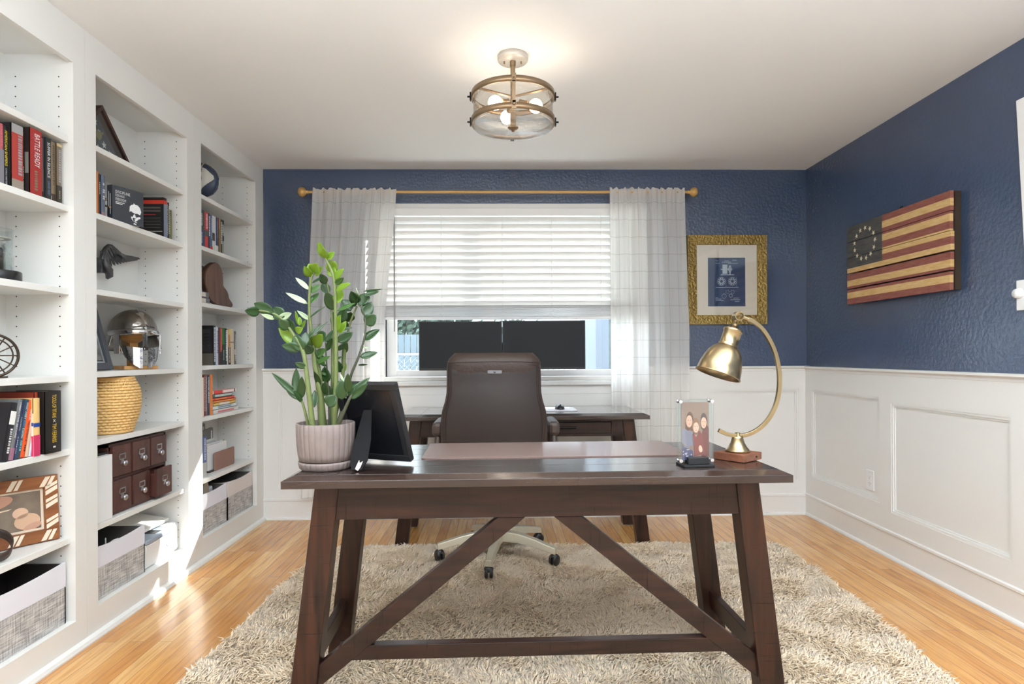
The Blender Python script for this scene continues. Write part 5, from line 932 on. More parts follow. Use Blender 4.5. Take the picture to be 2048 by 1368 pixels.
E_ = lambda cx, cz, rx, rz_, n=20: [(cx+rx*math.cos(2*PI*i/n), cz+rz_*math.sin(2*PI*i/n)) for i in range(n)]
fl([(.70, .40), (.80, .56), (.93, .60), (1, .55), (1, .05), (.72, .05)], (112, 44, 42), 1, 'photo_red_dress'); fl(smooth([(.68, .60), (.70, .76), (.78, .82), (.88, .80), (.95, .70), (.93, .58), (.86, .50), (.74, .52)]), (66, 42, 34), 2, 'photo_hair'); fl(E_(.81, .64, .105, .098), sk, 3, 'photo_face')
fl(smooth([(.13, .36), (.12, .60), (.17, .78), (.28, .85), (.40, .80), (.44, .66), (.40, .46), (.34, .52), (.24, .52), (.22, .42)]), (96, 60, 42), 2, 'photo_hair'); fl(E_(.27, .67, .115, .105), sk, 3, 'photo_face')
fl([(0, .52), (.10, .55), (.24, .50), (.38, .50), (.46, .38), (.46, .20), (.70, .16), (.70, .22), (.50, .30), (.20, .20), (.05, .30), (0, .3)], (132, 128, 146), 4, 'photo_grey_jumper'); fl([(0, .30), (.10, .22), (.40, .16), (.42, .0), (0, 0)], (70, 72, 110), 3, 'photo_flowered_skirt')
for k in range(26): rn2 = random.Random(k+40); cx_, cz_ = rn2.uniform(.03, .38), rn2.uniform(.02, .20); fl(E_(cx_, cz_, .022, .012, 6), (214, 204, 214), 5, 'photo_flower') if k < 14 else None
fl([(.38, .44), (.50, .50), (.66, .50), (.78, .40), (.84, .10), (.44, .06), (.44, .30)], (128, 46, 46), 5, 'photo_red_dress'); fl(smooth([(.37, .52), (.38, .66), (.46, .73), (.58, .72), (.66, .62), (.62, .48), (.5, .44)]), (140, 98, 68), 5, 'photo_hair'); fl(E_(.52, .56, .105, .090), (232, 186, 164), 6, 'photo_face'); fl([(.46, .48), (.58, .48), (.62, .44), (.52, .40), (.43, .44)], sk, 5, 'photo_neck')
for (cx_, cz_) in ((.81, .64), (.27, .67), (.52, .56)):
    for s_ in (-1, 1): fl(E_(cx_+s_*.042, cz_+.018, .014, .007, 8), (74, 54, 50), 8, 'photo_eye')
    fl([(cx_-.04, cz_-.038), (cx_, cz_-.050), (cx_+.04, cz_-.038), (cx_, cz_-.062)], (176, 84, 80), 8, 'photo_mouth'); fl(E_(cx_, cz_-.012, .012, .010, 8), (214, 158, 138), 8, 'photo_nose')
fl(smooth([(.60, .20), (.66, .26), (.74, .22), (.76, .14), (.66, .12)]), sk, 8, 'photo_hands')

# brass arc lamp
t = thing('desk_lamp', 'antique brass arc desk lamp with bell shade on a square wooden block', 'desk lamp', (.778, -2.262, ZT+.001)); YL = -2.262; c0 = Vector((.778, YL, 0))
WB = mat_wood('lamp_walnut', (98, 58, 42), (134, 86, 64), 'x', rough=.4, coat=.1, scratch=False); a = math.radians(38); u1 = Vector((math.cos(a), math.sin(a), 0)); u2 = Vector((-math.sin(a), math.cos(a), 0))
part('base_block', MB().obox((.778, YL, ZT+.0135), u1, u2, Z_, .108, .108, .024), WB, t, bevel=.0015); part('switch', MB().cyl(Vector((.778, YL, ZT+.014))+u2*-.054+u1*.018, Vector((.778, YL, ZT+.014))+u2*-.0585+u1*.018, .0028, 10), BLACK, t)
part('pedestal', MB().lathe([(0, .0265), (.038, .0265), (.039, .030), (.036, .034), (.029, .042), (.022, .055), (.018, .070), (.017, .077), (.008, .079), (.008, .088), (0, .088)], (.778, YL, ZT), Z_, 32), BRASS, t)
AR = [(.716, .886), (.745, .873), (.779, .868), (.812, .872), (.845, .888), (.874, .914), (.896, .948), (.910, .985), (.917, 1.03), (.916, 1.08), (.905, 1.135), (.886, 1.180), (.860, 1.219), (.830, 1.243), (.812, 1.250)]
P = [Vector((x, YL, zz)) for x, zz in AR]; Q = []
for i in range(len(P)-1):
    A_, B_, C_, D_ = P[max(0, i-1)], P[i], P[i+1], P[min(len(P)-1, i+2)]
    for k in range(4): s_ = k/4; Q.append(.5*((2*B_)+(-A_+C_)*s_+(2*A_-5*B_+4*C_-D_)*s_*s_+(-A_+3*B_-3*C_+D_)*s_**3))
Q.append(P[-1]); part('arm', MB().tube(Q, .0088, 4, ref=(0, 1, 0), flat=1.0), BRASS, t, bevel=.001)
part('arm_ferrule', MB().cyl((.815, YL, 1.249), (.797, YL, 1.256), .0075, 14).cyl((.800, YL, 1.2545), (.782, YL, 1.260), .005, 12), BRASS, t)
part('pivot', MB().cyl((.782, YL-.014, 1.260), (.782, YL+.014, 1.260), .0155, 24).lathe([(.012, -.014), (.010, -.020), (.003, -.025), (.004, -.030), (0, -.033)], (.782, YL, 1.260), Y_, 20).cyl((.782, YL-.024, 1.260), (.782, YL+.022, 1.260), .0045, 12), BRASS, t)
sa = (Vector((.709, YL-.012, 1.069))-Vector((.782, YL, 1.260))).normalized(); L0 = .204
pr_ = [(.0045, .012), (.0045, .026), (.009, .028), (.008, .034), (.014, .038), (.030, .048), (.031, .054), (.0285, .057), (.0285, .096), (.031, .099), (.029, .103), (.034, .107), (.044, .116), (.053, .130), (.061, .150), (.0675, .175), (.0705, .200), (.0735, .203), (.0735, .2055), (.069, .2055), (.066, .176), (.059, .151), (.051, .131), (.042, .118), (.026, .105), (.026, .060)]
part('shade', MB().lathe(pr_, (.782, YL, 1.260), sa, 56), BRASS, t)
b = MB(); uu = sa.orthogonal().normalized(); vv = sa.cross(uu)
for k in range(8): a = 2*PI*k/8; d = uu*math.cos(a)+vv*math.sin(a); b.obox(Vector((.782, YL, 1.260))+sa*.0425+d*.0222, d.cross(sa), (sa*.5+d*.86).normalized(), (sa*-.86+d*.5).normalized(), .004, .009, .0022)
part('vent_slots', b, BLACK, t); part('bulb', MB().sphere(Vector((.782, YL, 1.260))+sa*.155, .026, 16, 10), mat('frosted_bulb', (236, 232, 222), .4), t)

# ------------------------------------------------------------------ on the rear desk
t = thing('desk_mat', 'pale grey mat under the mouse on the rear desk', 'desk mat', (.30, -.46, ZT+.001)); part('pad', MB().prism(rrect(-.30, .475, -.560, -.30, .02), (0, 0, ZT+.0012), X_, Y_, Z_, .003), mat('pale_pad', (196, 192, 196), .5), t)
t = thing('computer_mouse', 'black computer mouse on the rear desk right of the chair', 'mouse', (.375, -.44, ZT+.005)); b = MB(); b.sphere((.375, -.44, ZT+.007), .5, 20, 12, sc=(.062, .10, .058))
for i, v in enumerate(b.v): b.v[i] = (v[0], v[1], max(v[2], ZT+.0046))
part('shell', b, mat('mouse_black', (30, 32, 36), .3), t); part('scroll_wheel', MB().cyl((.371, -.475, ZT+.031), (.379, -.475, ZT+.031), .006, 12), BLACK, t)
mm = thing('monitor_stand', 'black twin monitor stand on the rear desk behind the chair', 'monitor stand', (.018, -.20, ZT+.001)); part('base', MB().box((-.15, -.30, ZT+.0052), (.19, -.12, ZT+.016)), BLACK, mm, bevel=.003); part('post', MB().box((-.002, -.215, ZT+.016), (.038, -.185, 1.22)), BLACK, mm, bevel=.003); part('crossbar', MB().box((-.30, -.222, 1.18), (.34, -.2155, 1.22)), BLACK, mm)
SCR = mat('dark_screen', (40, 42, 44), .5, spec=.15)
for k, (x0, x1, z0, z1, yy, lab) in enumerate(((-.527, .0145, 1.037, 1.357, -.30, 'left black computer monitor, switched off, in front of the window'), (.0165, .559, 1.040, 1.361, -.30, 'right black computer monitor, switched off, in front of the window'))):
    t = thing('monitor', lab, 'monitor', ((x0+x1)/2, yy, z0), group='pair of black monitors'); sl = -.012 if k == 0 else .006
    b = MB(); b.hexa([(x0, yy, z0), (x1, yy-.0, z0), (x1, yy+.035, z0), (x0, yy+.035, z0)], [(x0, yy, z1), (x1, yy, z1), (x1, yy+.035, z1), (x0, yy+.035, z1)]); part('housing', b, BLACK, t, bevel=.003)
    part('screen', MB().box((x0+.006, yy-.0012, z0+.016), (x1-.006, yy+.0005, z1-.006)), SCR, t); part('rear_mount', MB().box(((x0+x1)/2-.05, yy+.035, 1.15), ((x0+x1)/2+.05, -.2225, 1.25)), BLACK, t)

# ------------------------------------------------------------------ office chair
CH = mat('brown_leather', (46, 36, 34), .36, bump=.12, bscale=260, vary=.05, vscale=5); CHS = mat('brown_leather_seat', (80, 62, 56), .4, bump=.12, bscale=260); PEW = mat('champagne_metal', (196, 188, 168), .38, .35)
xc, yc = -.010, -.93; t = thing('office_chair', 'brown leather swivel chair with its back to the camera, at the rear desk', 'office chair', (xc, yc, .03))
xb, yb = -.032, -1.175
prof = [(.50, .235), (.56, .262), (.64, .274), (.72, .277), (.79, .276), (.85, .268), (.90, .252), (.95, .243), (1.0, .243), (1.05, .243), (1.10, .240), (1.125, .226), (1.142, .200)]
def hw_(zz):
    for (a, q), (c, s_) in zip(prof, prof[1:]):
        if zz <= c: return q+(s_-q)*(zz-a)/(c-a)
    return prof[-1][1]
def backy(zz): return yb+.10*((zz-.85)/.35)**2*.35-.05*max(0, (zz-1.0)/.15)*.3+.02
b = MB(); nz = 30; na = 40; vs = []
for i in range(nz):
    zz = .50+(1.142-.50)*i/(nz-1); h = hw_(zz); th = .045+.012*math.exp(-((zz-1.09)/.05)**2)
    if i == 0 or i == nz-1: th *= .55
    for j in range(na):
        a = 2*PI*j/na; c_, s_ = math.cos(a), math.sin(a); X = h*abs(c_)**.35*(1 if c_ > 0 else -1); Yv = th*abs(s_)**.75*(1 if s_ > 0 else -1)
        vs.append((xb+X, backy(zz)+Yv+.10*(X/.28)**2*.35, zz+(.006 if i == nz-1 else 0)))
b.add(vs, [(i*na+j, i*na+(j+1) % na, (i+1)*na+(j+1) % na, (i+1)*na+j) for i in range(nz-1) for j in range(na)]+[tuple(range(na-1, -1, -1)), tuple(range((nz-1)*na, nz*na))], 0, True)
bk = part('backrest', b, CH, t)
b = MB(); vs = []; n1, n2_ = 18, 24   # rear panel, slightly proud, narrower
def pw(zz): return hw_(zz)-.026-.004*math.sin((zz-.5)*9)
for i in range(n2_):
    zz = .51+(1.085-.51)*i/(n2_-1)
    for j in range(n1): q = -1+2*j/(n1-1); X = pw(zz)*q; e = (1-abs(q)**8)*min(1, (1.088-zz)/.01); vs.append((xb+X, backy(zz)-.045-.006*e+.10*(X/.28)**2*.35+.0015, zz))
b.add(vs, [(i*n1+j, i*n1+j+1, (i+1)*n1+j+1, (i+1)*n1+j) for i in range(n2_-1) for j in range(n1-1)], 0, True)
part('back_panel', b, mat('brown_leather_panel', (42, 33, 31), .42, bump=.1, bscale=300), t)
b = MB()
for s_ in (-1, 1):
    for off in (.0, .013): b.tube([(xb+s_*(pw(zz)+off), backy(zz)-.0455+.10*((pw(zz)+off)/.28)**2*.35-.002+off*.25, zz) for zz in [.52+.565*i/24 for i in range(25)]], .0022, 6)
b.tube([(xb+pw(1.086)*q, backy(1.086)-.051+.035*(pw(1.086)*q/.28)**2, 1.086+.004*(1-q*q)) for q in [-1+2*i/16 for i in range(17)]], .0022, 6); b.tube([(xb+.235*q, backy(1.10)-.056+.035*(.235*q/.28)**2, 1.100+.003*(1-q*q)) for q in [-1+2*i/16 for i in range(17)]], .002, 6)
part('piping', b, mat('dark_brown_piping', (52, 40, 37), .45), bk)
b = MB(); zz = 1.052; yq = backy(zz)-.0535; b.prism(rrect(xb-.036+.005, xb+.036+.005, zz-.008, zz+.008, .005), (0, yq, 0), X_, Z_, -Y_, .003)
b.prism(rrect(xb-.028, xb-.008, zz-.004, zz+.004, .002), (0, yq-.003, 0), X_, Z_, -Y_, .001).prism(rrect(xb+.016, xb+.036, zz-.004, zz+.004, .002), (0, yq-.003, 0), X_, Z_, -Y_, .001).lathe([(0, 0), (.006, 0), (.005, .0015), (0, .002)], (xb+.005, yq-.003, zz), -Y_, 12)
part('chrome_badge', b, mat('badge_chrome', (120, 120, 124), .3, 1), bk, label='small shiny chrome badge')
b = MB(); b.prism(rrect(xc-.26, xc+.26, -1.16, -.68, .07), (0, 0, .465), X_, Y_, Z_, .075); part('seat', b, CHS, t, bevel=.025)
for s_ in (-1, 1):
    xa = xb+.01+s_*.302; b = MB().box((xa-.030, -1.12, .715), (xa+.030, -.83, .790)); ap = part('armrest', b, CH, t, bevel=.02)
    b = MB().tube([(xa, -1.08, .735), (xa, -1.12, .66), (xa-s_*.01, -1.10, .56), (xa-s_*.05, -1.02, .475), (xa-s_*.06, -.92, .455), (xa-s_*.03, -.82, .50), (xa, -.80, .60), (xa, -.85, .735)], .017, 8); part('arm_loop', b, MATS['brown_leather'], ap)
part('tilt_mechanism', MB().box((xc-.09, yc-.10, .405), (xc+.09, yc+.12, .464)).tube([(xc, yc-.1, .43), (xb, -1.19, .43), (xb, -1.215, .56)], .022, 8), BLACK, t, bevel=.004)
part('gas_lift', MB().cyl((xc, yc, .10), (xc, yc, .41), .019, 20).cyl((xc, yc, .15), (xc, yc, .28), .028, 20), mat('lift_grey', (90, 92, 98), .35, .6), t)
b = MB().cyl((xc, yc, .125), (xc, yc, .185), .042, 24); part('hub', b, PEW, t)
for k in range(5):
    a = math.radians(43+72*k+2); d = Vector((math.cos(a), math.sin(a), 0)); s_ = Vector((-d.y, d.x, 0)); secs = [(.030, .125, .180, .028), (.12, .128, .178, .026), (.22, .118, .158, .023), (.30, .100, .135, .020), (.335, .092, .126, .018)]
    b = MB(); vs = []
    for (q, za, zb_, w_) in secs:
        p = Vector((xc, yc, 0))+d*q
        vs += [p-s_*w_+Z_*za, p+s_*w_+Z_*za, p+s_*w_*.8+Z_*zb_, p-s_*w_*.8+Z_*zb_]
    b.add(vs, [(4*i+j, 4*i+(j+1) % 4, 4*i+4+(j+1) % 4, 4*i+4+j) for i in range(4) for j in range(4)]+[(0, 3, 2, 1), (16, 17, 18, 19)]); lg = part('base_arm', b, PEW, t, bevel=.004)
    p = Vector((xc, yc, 0))+d*.325; ra = a+1.2*(k+1); wdv = Vector((math.cos(ra), math.sin(ra), 0)) if k != 3 else X_; b = MB(); fl_ = .034
    for q in (-1, 1): b.lathe([(0, -.008), (.022, -.008), (.0275, -.005), (.0275, .005), (.022, .008), (0, .008)], p+wdv*q*.0125+Z_*(fl_+.028), wdv, 24)
    b.cyl(p+Z_*(fl_+.03), p+Z_*.098, .007, 10); b.lathe([(.022, 0), (.024, .010), (.012, .020)], p+Z_*(fl_+.040), Z_, 16); part('caster', b, mat('caster_black', (28, 28, 30), .35), lg)

# ------------------------------------------------------------------ rug
RUG = mat('cream_shag_pile', (252, 227, 197), .95, vary=.08, vscale=3.2, sheen=.3)
rg = thing('shag_rug', 'large cream shag rug on the oak floor under desk and chair', 'rug', (.26, -1.9, 0))
LP = [(-.98, -.75), (-1.03, -.90), (-1.06, -1.10), (-1.075, -1.45), (-1.08, -1.75), (-1.10, -2.05), (-1.13, -2.4), (-1.14, -4.1)]; RP = [(1.565, -.71), (1.62, -.76), (1.625, -1.1), (1.61, -1.5), (1.56, -1.95), (1.52, -2.3), (1.50, -4.1)]
out = LP[::-1]+[(-.5, -.70), (.4, -.71), (1.1, -.70)]+RP
part('backing', MB().prism(out, (0, 0, .0005), X_, Y_, Z_, .010), mat('rug_backing', (196, 184, 168), .9), rg)
part('edge_binding', MB().tube([(p[0]-.006, p[1], .008) for p in LP[2:]], .008, 6), mat('rug_binding', (206, 186, 164), .8), rg)
rs = np.random.RandomState(4); nt = 125000; ax = rs.uniform(-1.14, 1.63, nt*2); ay = -.70-(rs.rand(nt*2)**1.0)*2.65
lx = np.interp(-ay, [-p[1] for p in LP], [p[0] for p in LP]); rx = np.interp(-ay, [-p[1] for p in RP], [p[0] for p in RP]); ok = (ax > lx) & (ax < rx); ax, ay = ax[ok][:nt], ay[ok][:nt]; nt = len(ax)
def fnz(x, y, s_): return np.sin(x*s_+1.3*np.sin(y*s_*.7))*np.cos(y*s_*1.1+1.7*np.sin(x*s_*.6))
da = 2.2*fnz(ax, ay, 9)+1.4*fnz(ax+3, ay+1, 23)+rs.normal(0, .7, nt); ln = .016+.020*rs.rand(nt); hgt = .018+.014*rs.rand(nt)+.004*fnz(ax, ay, 14); rad = .0024+.0016*rs.rand(nt)
dx, dy = np.cos(da), np.sin(da); px_, py_ = -dy, dx
V = np.zeros((nt, 7, 3), np.float32)
for r_ in range(3):
    th = 2*PI*r_/3; V[:, r_, 0] = ax+rad*np.cos(th+da); V[:, r_, 1] = ay+rad*np.sin(th+da); V[:, r_, 2] = .008
    V[:, 3+r_, 0] = ax+dx*ln*.35+rad*1.15*np.cos(th+da); V[:, 3+r_, 1] = ay+dy*ln*.35+rad*1.15*np.sin(th+da); V[:, 3+r_, 2] = .008+hgt*.75
V[:, 6, 0] = ax+dx*ln; V[:, 6, 1] = ay+dy*ln; V[:, 6, 2] = .008+hgt
F_ = []
base = (np.arange(nt)*7)[:, None]
quads = np.concatenate([base+np.array([[0, 1, 4, 3]]), base+np.array([[1, 2, 5, 4]]), base+np.array([[2, 0, 3, 5]])]); tris = np.concatenate([base+np.array([[3, 4, 6]]), base+np.array([[4, 5, 6]]), base+np.array([[5, 3, 6]])])
me = bpy.data.meshes.new('pile'); me.vertices.add(nt*7); off = np.array(ORG[rg.name], np.float32); me.vertices.foreach_set('co', (V.reshape(-1, 3)-off).ravel())
li = np.concatenate([quads.ravel(), tris.ravel()]).astype(np.int32); me.loops.add(len(li)); me.loops.foreach_set('vertex_index', li); npoly = len(quads)+len(tris); me.polygons.add(npoly)
me.polygons.foreach_set('loop_start', np.concatenate([np.arange(len(quads))*4, len(quads)*4+np.arange(len(tris))*3]).astype(np.int32)); me.polygons.foreach_set('loop_total', np.concatenate([np.full(len(quads), 4), np.full(len(tris), 3)]).astype(np.int32)); me.polygons.foreach_set('use_smooth', np.ones(npoly, bool)); me.update(calc_edges=True); me.validate()
me.materials.append(RUG); o = bpy.data.objects.new('pile', me); C.objects.link(o); o.parent = rg; o['kind'] = 'stuff'

# ------------------------------------------------------------------ wall things
# gold framed print on the back wall
fxa, fxb, fza, fzb = 1.322, 1.884, 1.345, 1.972; t = thing('framed_print', 'blue patent drawing print in a hammered gold frame right of the curtain', 'framed picture', ((fxa+fxb)/2, -.01, fza)); cx_, cz_ = (fxa+fxb)/2, (fza+fzb)/2
GF = mat('hammered_gold', (146, 123, 70), .36, .8, bump=.9, bscale=60, vary=.12, vscale=20, stretch=(1, 1, 1)); b = MB(); fwid = .066
O4 = [(fxa, fza), (fxb, fza), (fxb, fzb), (fxa, fzb)]; I4 = [(fxa+fwid, fza+fwid), (fxb-fwid, fza+fwid), (fxb-fwid, fzb-fwid), (fxa+fwid, fzb-fwid)]
for k in range(4): c = (k+1) % 4; b.hexa([(O4[k][0], -.001, O4[k][1]), (O4[c][0], -.001, O4[c][1]), (I4[c][0], -.001, I4[c][1]), (I4[k][0], -.001, I4[k][1])], [(O4[k][0], -.026, O4[k][1]), (O4[c][0], -.026, O4[c][1]), (I4[c][0], -.020, I4[c][1]), (I4[k][0], -.020, I4[k][1])])
part('frame', b, GF, t); part('mount_board', MB().box((fxa+.06, -.010, fza+.06), (fxb-.06, -.002, fzb-.06)), mat('cream_mount', (222, 208, 194), .7), t); part('glazing', MB().box((fxa+.064, -.0145, fza+.064), (fxb-.064, -.0135, fzb-.064)), GLASS, t)
pa, pb_, pz0, pz1 = 1.470, 1.735, 1.472, 1.815; part('print', MB().box((pa, -.0110, pz0), (pb_, -.010, pz1)), mat('blueprint_blue', (34, 58, 98), .6, vary=.15, vscale=9), t)
b = MB(); PWd, PHt = pb_-pa, pz1-pz0; yP = -.0111
def q(u, v): return (pa+u*PWd, pz1-v*PHt)
def rc(u0, u1, v0, v1): a, c = q(u0, v0), q(u1, v1); b.box((a[0], yP-.0004, c[1]), (c[0], yP, a[1]))
def ring(u, v, r0, r1, n=36): c = q(u, v); b.lathe([(r0, 0), (r1, 0), (r1, .0004), (r0, .0004)], (c[0], yP, c[1]), -Y_, n, closed=True, sm=False)
for (u0, u1, v0) in ((.20, .28, .055), (.44, .56, .06), (.38, .62, .085), (.20, .32, .11), (.54, .80, .11), (.66, .77, .045), (.20, .27, .82), (.20, .36, .845), (.20, .42, .87), (.68, .82, .825), (.60, .86, .86), (.72, .84, .895)):
    x = u0; rn2 = random.Random(int(u0*1000+v0*100))
    while x < u1: L = rn2.uniform(.012, .03); rc(x, min(u1, x+L), v0, v0+.010); x += L+.008
rc(.39, .52, .14, .33); rc(.34, .39, .23, .245); rc(.52, .66, .23, .245); rc(.34, .70, .345, .358); rc(.56, .62, .16, .30); rc(.575, .605, .30, .34); ring(.59, .235, .008, .015); rc(.20, .82, .605, .615); rc(.48, .483, .45, .60); rc(.76, .763, .40, .60)
for (u, v) in ((.36, .485), (.655, .485)):
    ring(u, v, .0285, .030); ring(u, v, .011, .013); ring(u, v, .0235, .0245)
    for k in range(10): a = 2*PI*k/10; c = q(u, v); b.obox((c[0]+.0185*math.cos(a), yP-.0002, c[1]+.0185*math.sin(a)), (math.cos(a), 0, math.sin(a)), (-math.sin(a), 0, math.cos(a)), Y_, .010, .0055, .0004)
for (u, v, n_, r_) in ((.43, .79, 9, .0155), (.61, .78, 8, .013), (.66, .70, 6, .012), (.52, .70, 5, .012)):
    c = q(u, v)
    for k in range(n_): a = 2*PI*k/n_; b.obox((c[0]+r_*math.cos(a), yP-.0002, c[1]+r_*math.sin(a)), (math.cos(a), 0, math.sin(a)), (-math.sin(a), 0, math.cos(a)), Y_, .003, .005, .0004)
ring(.61, .78, .0085, .0095)
for k in range(9): rc(.395, .515, .15+.02*k, .153+.02*k)
part('drawing_lines', b, cm((188, 200, 214)), t)

# pallet wood flag on the right wall
t = thing('wooden_flag', 'rustic painted wooden plank flag with a ring of stars, hung on the blue right wall', 'wall art', (XR-.05, -1.02, 1.44)); ya, yb_ = -.597, -1.435; zlo, zhi = 1.432, 1.902; H_ = zhi-zlo; xf_ = 2.120; T = .018
R_, Cc, Nn = (128, 66, 60), (204, 166, 104), (66, 68, 70); RDM = mat('weathered_red_paint', R_, .75, vary=.3, vscale=16, vcol=(152, 98, 84), bump=.5, bscale=50, stretch=(1, 1, 6)); CRMM = mat('weathered_cream_paint', (196, 154, 92), .75, vary=.3, vscale=14, vcol=(222, 192, 140), bump=.5, bscale=50, stretch=(1, 1, 6)); NVM = mat('weathered_navy_paint', (58, 60, 66), .8, vary=.3, vscale=12, vcol=(92, 90, 84), bump=.5, bscale=50, stretch=(1, 1, 6))
gaps = [0, .200, .400, .600, .800, 1.0][::-1]; Lc = .40
fr = [(0, .205), (.205, .405), (.405, .605), (.605, .805), (.805, 1.0)]
st_ = [(k/13, (k+1)/13) for k in range(13)]
for pi_, (f0, f1) in enumerate(fr):
    a1 = zhi-f0*H_-(.004 if pi_ in (3, 4) else .0015); a0 = zhi-f1*H_+(.004 if pi_ in (2, 3) else .0015); b = MB()
    def seg(z0, z1, y0, y1, mi): b.box((xf_, y1, z0), (xf_+T, y0, z1), mi)
    cants = zhi-H_*7/13
    for k, (s0, s1) in enumerate(st_):
        z1_ = min(a1, zhi-s0*H_); z0_ = max(a0, zhi-s1*H_)
        if z1_-z0_ < .001: continue
        mi = 0 if k % 2 == 0 else 1
        ystart = ya if k >= 7 else ya-(ya-yb_)*Lc
        seg(z0_, z1_, ystart, yb_+.004*math.sin(pi_*2), mi)
        if k < 7: seg(z0_, z1_, ya, ya-(ya-yb_)*Lc, 2)
    part('plank', b, [RDM, CRMM, NVM], t)
b = MB(); cyv = ya-(ya-yb_)*.21; czv = zhi-H_*.27
for k in range(13): a = 2*PI*k/13+.2; star(Vector((xf_-.0012, cyv+.098*math.cos(a), czv+.088*math.sin(a))), -Y_, Z_, -X_, .016, b, .0006, rot=.1*k)
part('stars', b, cm((214, 204, 180)), t)
b = MB()
for y in (ya-.06, (ya+yb_)/2, yb_+.045): b.box((xf_+T, y-.035, zlo+.004), (XR-.001, y+.035, zhi-.004))
b.box((xf_+T+.006, yb_+.002, zlo+.002), (XR-.001, yb_+.014, zhi-.002)); part('battens', b, mat('dark_pallet_wood', (52, 40, 28), .8, vary=.3, vscale=10), t)
part('hanger', MB().tube([(XR-.004, -1.02+.012*math.cos(a), zhi+.012+.016*math.sin(a)) for a in [PI*i/8 for i in range(9)]], .0022, 6), BLKM, t)

# outlets and switch
def outlet(loc, u, n, label, grp=None):
    t = thing('wall_outlet', label, 'outlet', loc); o = Vector(loc); u, n = Vector(u), Vector(n)
    part('cover_plate', MB().obox(o+n*.003, u, Z_, n, .072, .116, .006), OFFW, t, bevel=.002)
    for s_ in (-1, 1):
        c = o+Z_*s_*.020+n*.0065; sk_ = part('socket', MB().prism(rrect(-.017, .017, -.014, .014, .006), c-n*.001, u, Z_, n, .002), OFFW, t)
        b = MB()
        for q_ in (-1, 1): b.obox(c+u*q_*.006+Z_*.003+n*.0012, u, Z_, n, .0018, .007, .0006)
        b.obox(c-Z_*.007+n*.0012, u, Z_, n, .004, .004, .0006); part('slots', b, HOLEM, sk_)
outlet((XR-.0065, -.742, .392), (0, 1, 0), (-1, 0, 0), 'white double outlet on the wainscot panel of the right wall')
outlet((-1.37, -.0205, .20), (1, 0, 0), (0, -1, 0), 'white outlet low on the wainscot behind the left curtain hem')
t = thing('dimmer_switch', 'white wall switch plate with round knob at the right photo edge', 'light switch', (XR, -1.775, 1.36)); part('cover_plate', MB().box((XR-.006, -1.815, 1.312), (XR-.0002, -1.738, 1.438)), OFFW, t, bevel=.002); part('knob', MB().lathe([(.022, 0), (.020, .012), (.017, .018), (0, .019)], (XR-.006, -1.752, 1.383), -X_, 24), OFFW, t)
b = MB().box((XR-.022, -1.86, 1.45), (XR, -1.765, 2.18)); t = thing('wall_panel', 'white upright board at the right photo edge above the switch', 'panel', (XR-.01, -1.9, 1.45)); part('board', MB().prism([(-2.3, 1.45), (-1.80, 1.45), (-1.758, 2.185), (-2.3, 2.185)], (XR-.022, 0, 0), Y_, Z_, X_, .0215), OFFW, t, bevel=.003)

# ------------------------------------------------------------------ ceiling light
lx_, ly_ = .062, -1.60; t = thing('ceiling_light', 'semi flush ceiling light, round glass drum in two bronze rings with lit bulbs', 'ceiling light', (lx_, ly_, Z)); BRZ = mat('brushed_bronze', (142, 120, 94), .35, .75); PAL = mat('canopy_metal', (196, 188, 178), .4, .3)
part('canopy', MB().lathe([(0, -.0005), (.066, -.0005), (.066, -.020), (.063, -.024), (0, -.024)], (lx_, ly_, Z), Z_, 48), PAL, t)
b = MB()
for s_ in (-1, 1): part('canopy_screw', MB().cyl((lx_+s_*.037, ly_, Z-.034), (lx_+s_*.037, ly_, Z-.024), .0035, 10), BRZ, t)

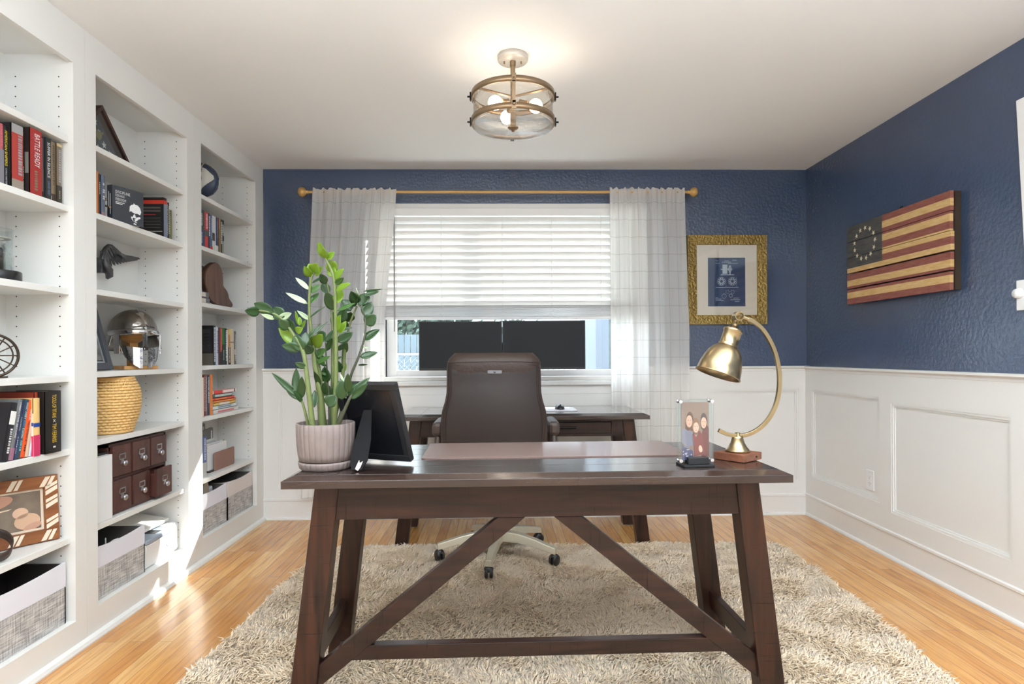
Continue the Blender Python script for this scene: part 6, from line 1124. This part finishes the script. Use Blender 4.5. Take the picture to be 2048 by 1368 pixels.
part('stem', MB().cyl((lx_, ly_, 2.245), (lx_, ly_, Z-.024), .0105, 20).cyl((lx_, ly_, 2.395), (lx_, ly_, 2.418), .013, 20).box((lx_-.012, ly_-.012, 2.13), (lx_+.012, ly_+.012, 2.25)), BRZ, t)
RR = .180
for z0 in (2.250, 2.140): part('ring', MB().lathe([(RR-.004, 0), (RR+.002, 0), (RR+.002, .024), (RR-.004, .024)], (lx_, ly_, z0), Z_, 72, closed=True), BRZ, t)
b = MB()
for k in range(3): a = PI/2+2*PI*k/3; b.obox((lx_+.085*math.cos(a), ly_+.085*math.sin(a), 2.262), (math.cos(a), math.sin(a), 0), (-math.sin(a), math.cos(a), 0), Z_, .175, .012, .006)
part('spider_arms', b, BRZ, t)
for k in range(4):
    a = -PI/2+PI/2*k; d = Vector((math.cos(a), math.sin(a), 0)); s_ = Vector((-d.y, d.x, 0)); c = Vector((lx_, ly_, 0))+d*(RR+.005); b = MB()
    for z0 in (2.262, 2.152): b.obox(c+Z_*z0, s_, d, Z_, .018, .006, .034); b.cyl(c+Z_*z0, c+d*.014+Z_*z0, .004, 10)
    if k == 0: b.obox(c+Z_*2.20, s_, d, Z_, .013, .006, .10)
    part('clip', b, BRZ if k == 0 else BLKM, t)
DRUM = glassy('seeded_glass', (254, 252, 248), .995, .06, wavy=55)
part('glass_drum', MB().lathe([(RR-.006, .0), (RR-.006, .128), (RR-.009, .128), (RR-.009, .0)], (lx_, ly_, 2.136), Z_, 72, closed=True), DRUM, t)
part('glass_bottom', MB().lathe([(0, 0), (RR-.010, 0), (RR-.010, .004), (0, .004)], (lx_, ly_, 2.128), Z_, 72), glassy('wavy_glass_plate', (250, 250, 250), .90, .12, wavy=26), t)
part('finial', MB().lathe([(0, -.016), (.006, -.015), (.008, -.006), (.020, -.003), (.024, .002), (0, .003)], (lx_, ly_, 2.125), Z_, 28), BRZ, t)
BULB = mat('lit_bulb', (255, 232, 200), .3, emit=14)
for (dx, dy) in ((-.062, -.045), (.078, -.02), (-.02, .08)):
    part('lamp_holder', MB().cyl((lx_+dx*.35, ly_+dy*.35, 2.235), (lx_+dx*.8, ly_+dy*.8, 2.225), .013, 14), BRZ, t); part('bulb', MB().sphere((lx_+dx*1.25, ly_+dy*1.25, 2.212), .030, 20, 14), BULB, t)
    light('bulb_light', 'POINT', (lx_+dx*1.25, ly_+dy*1.25, 2.212), 10.0, (1, .92, .82), shadow_soft_size=.031)
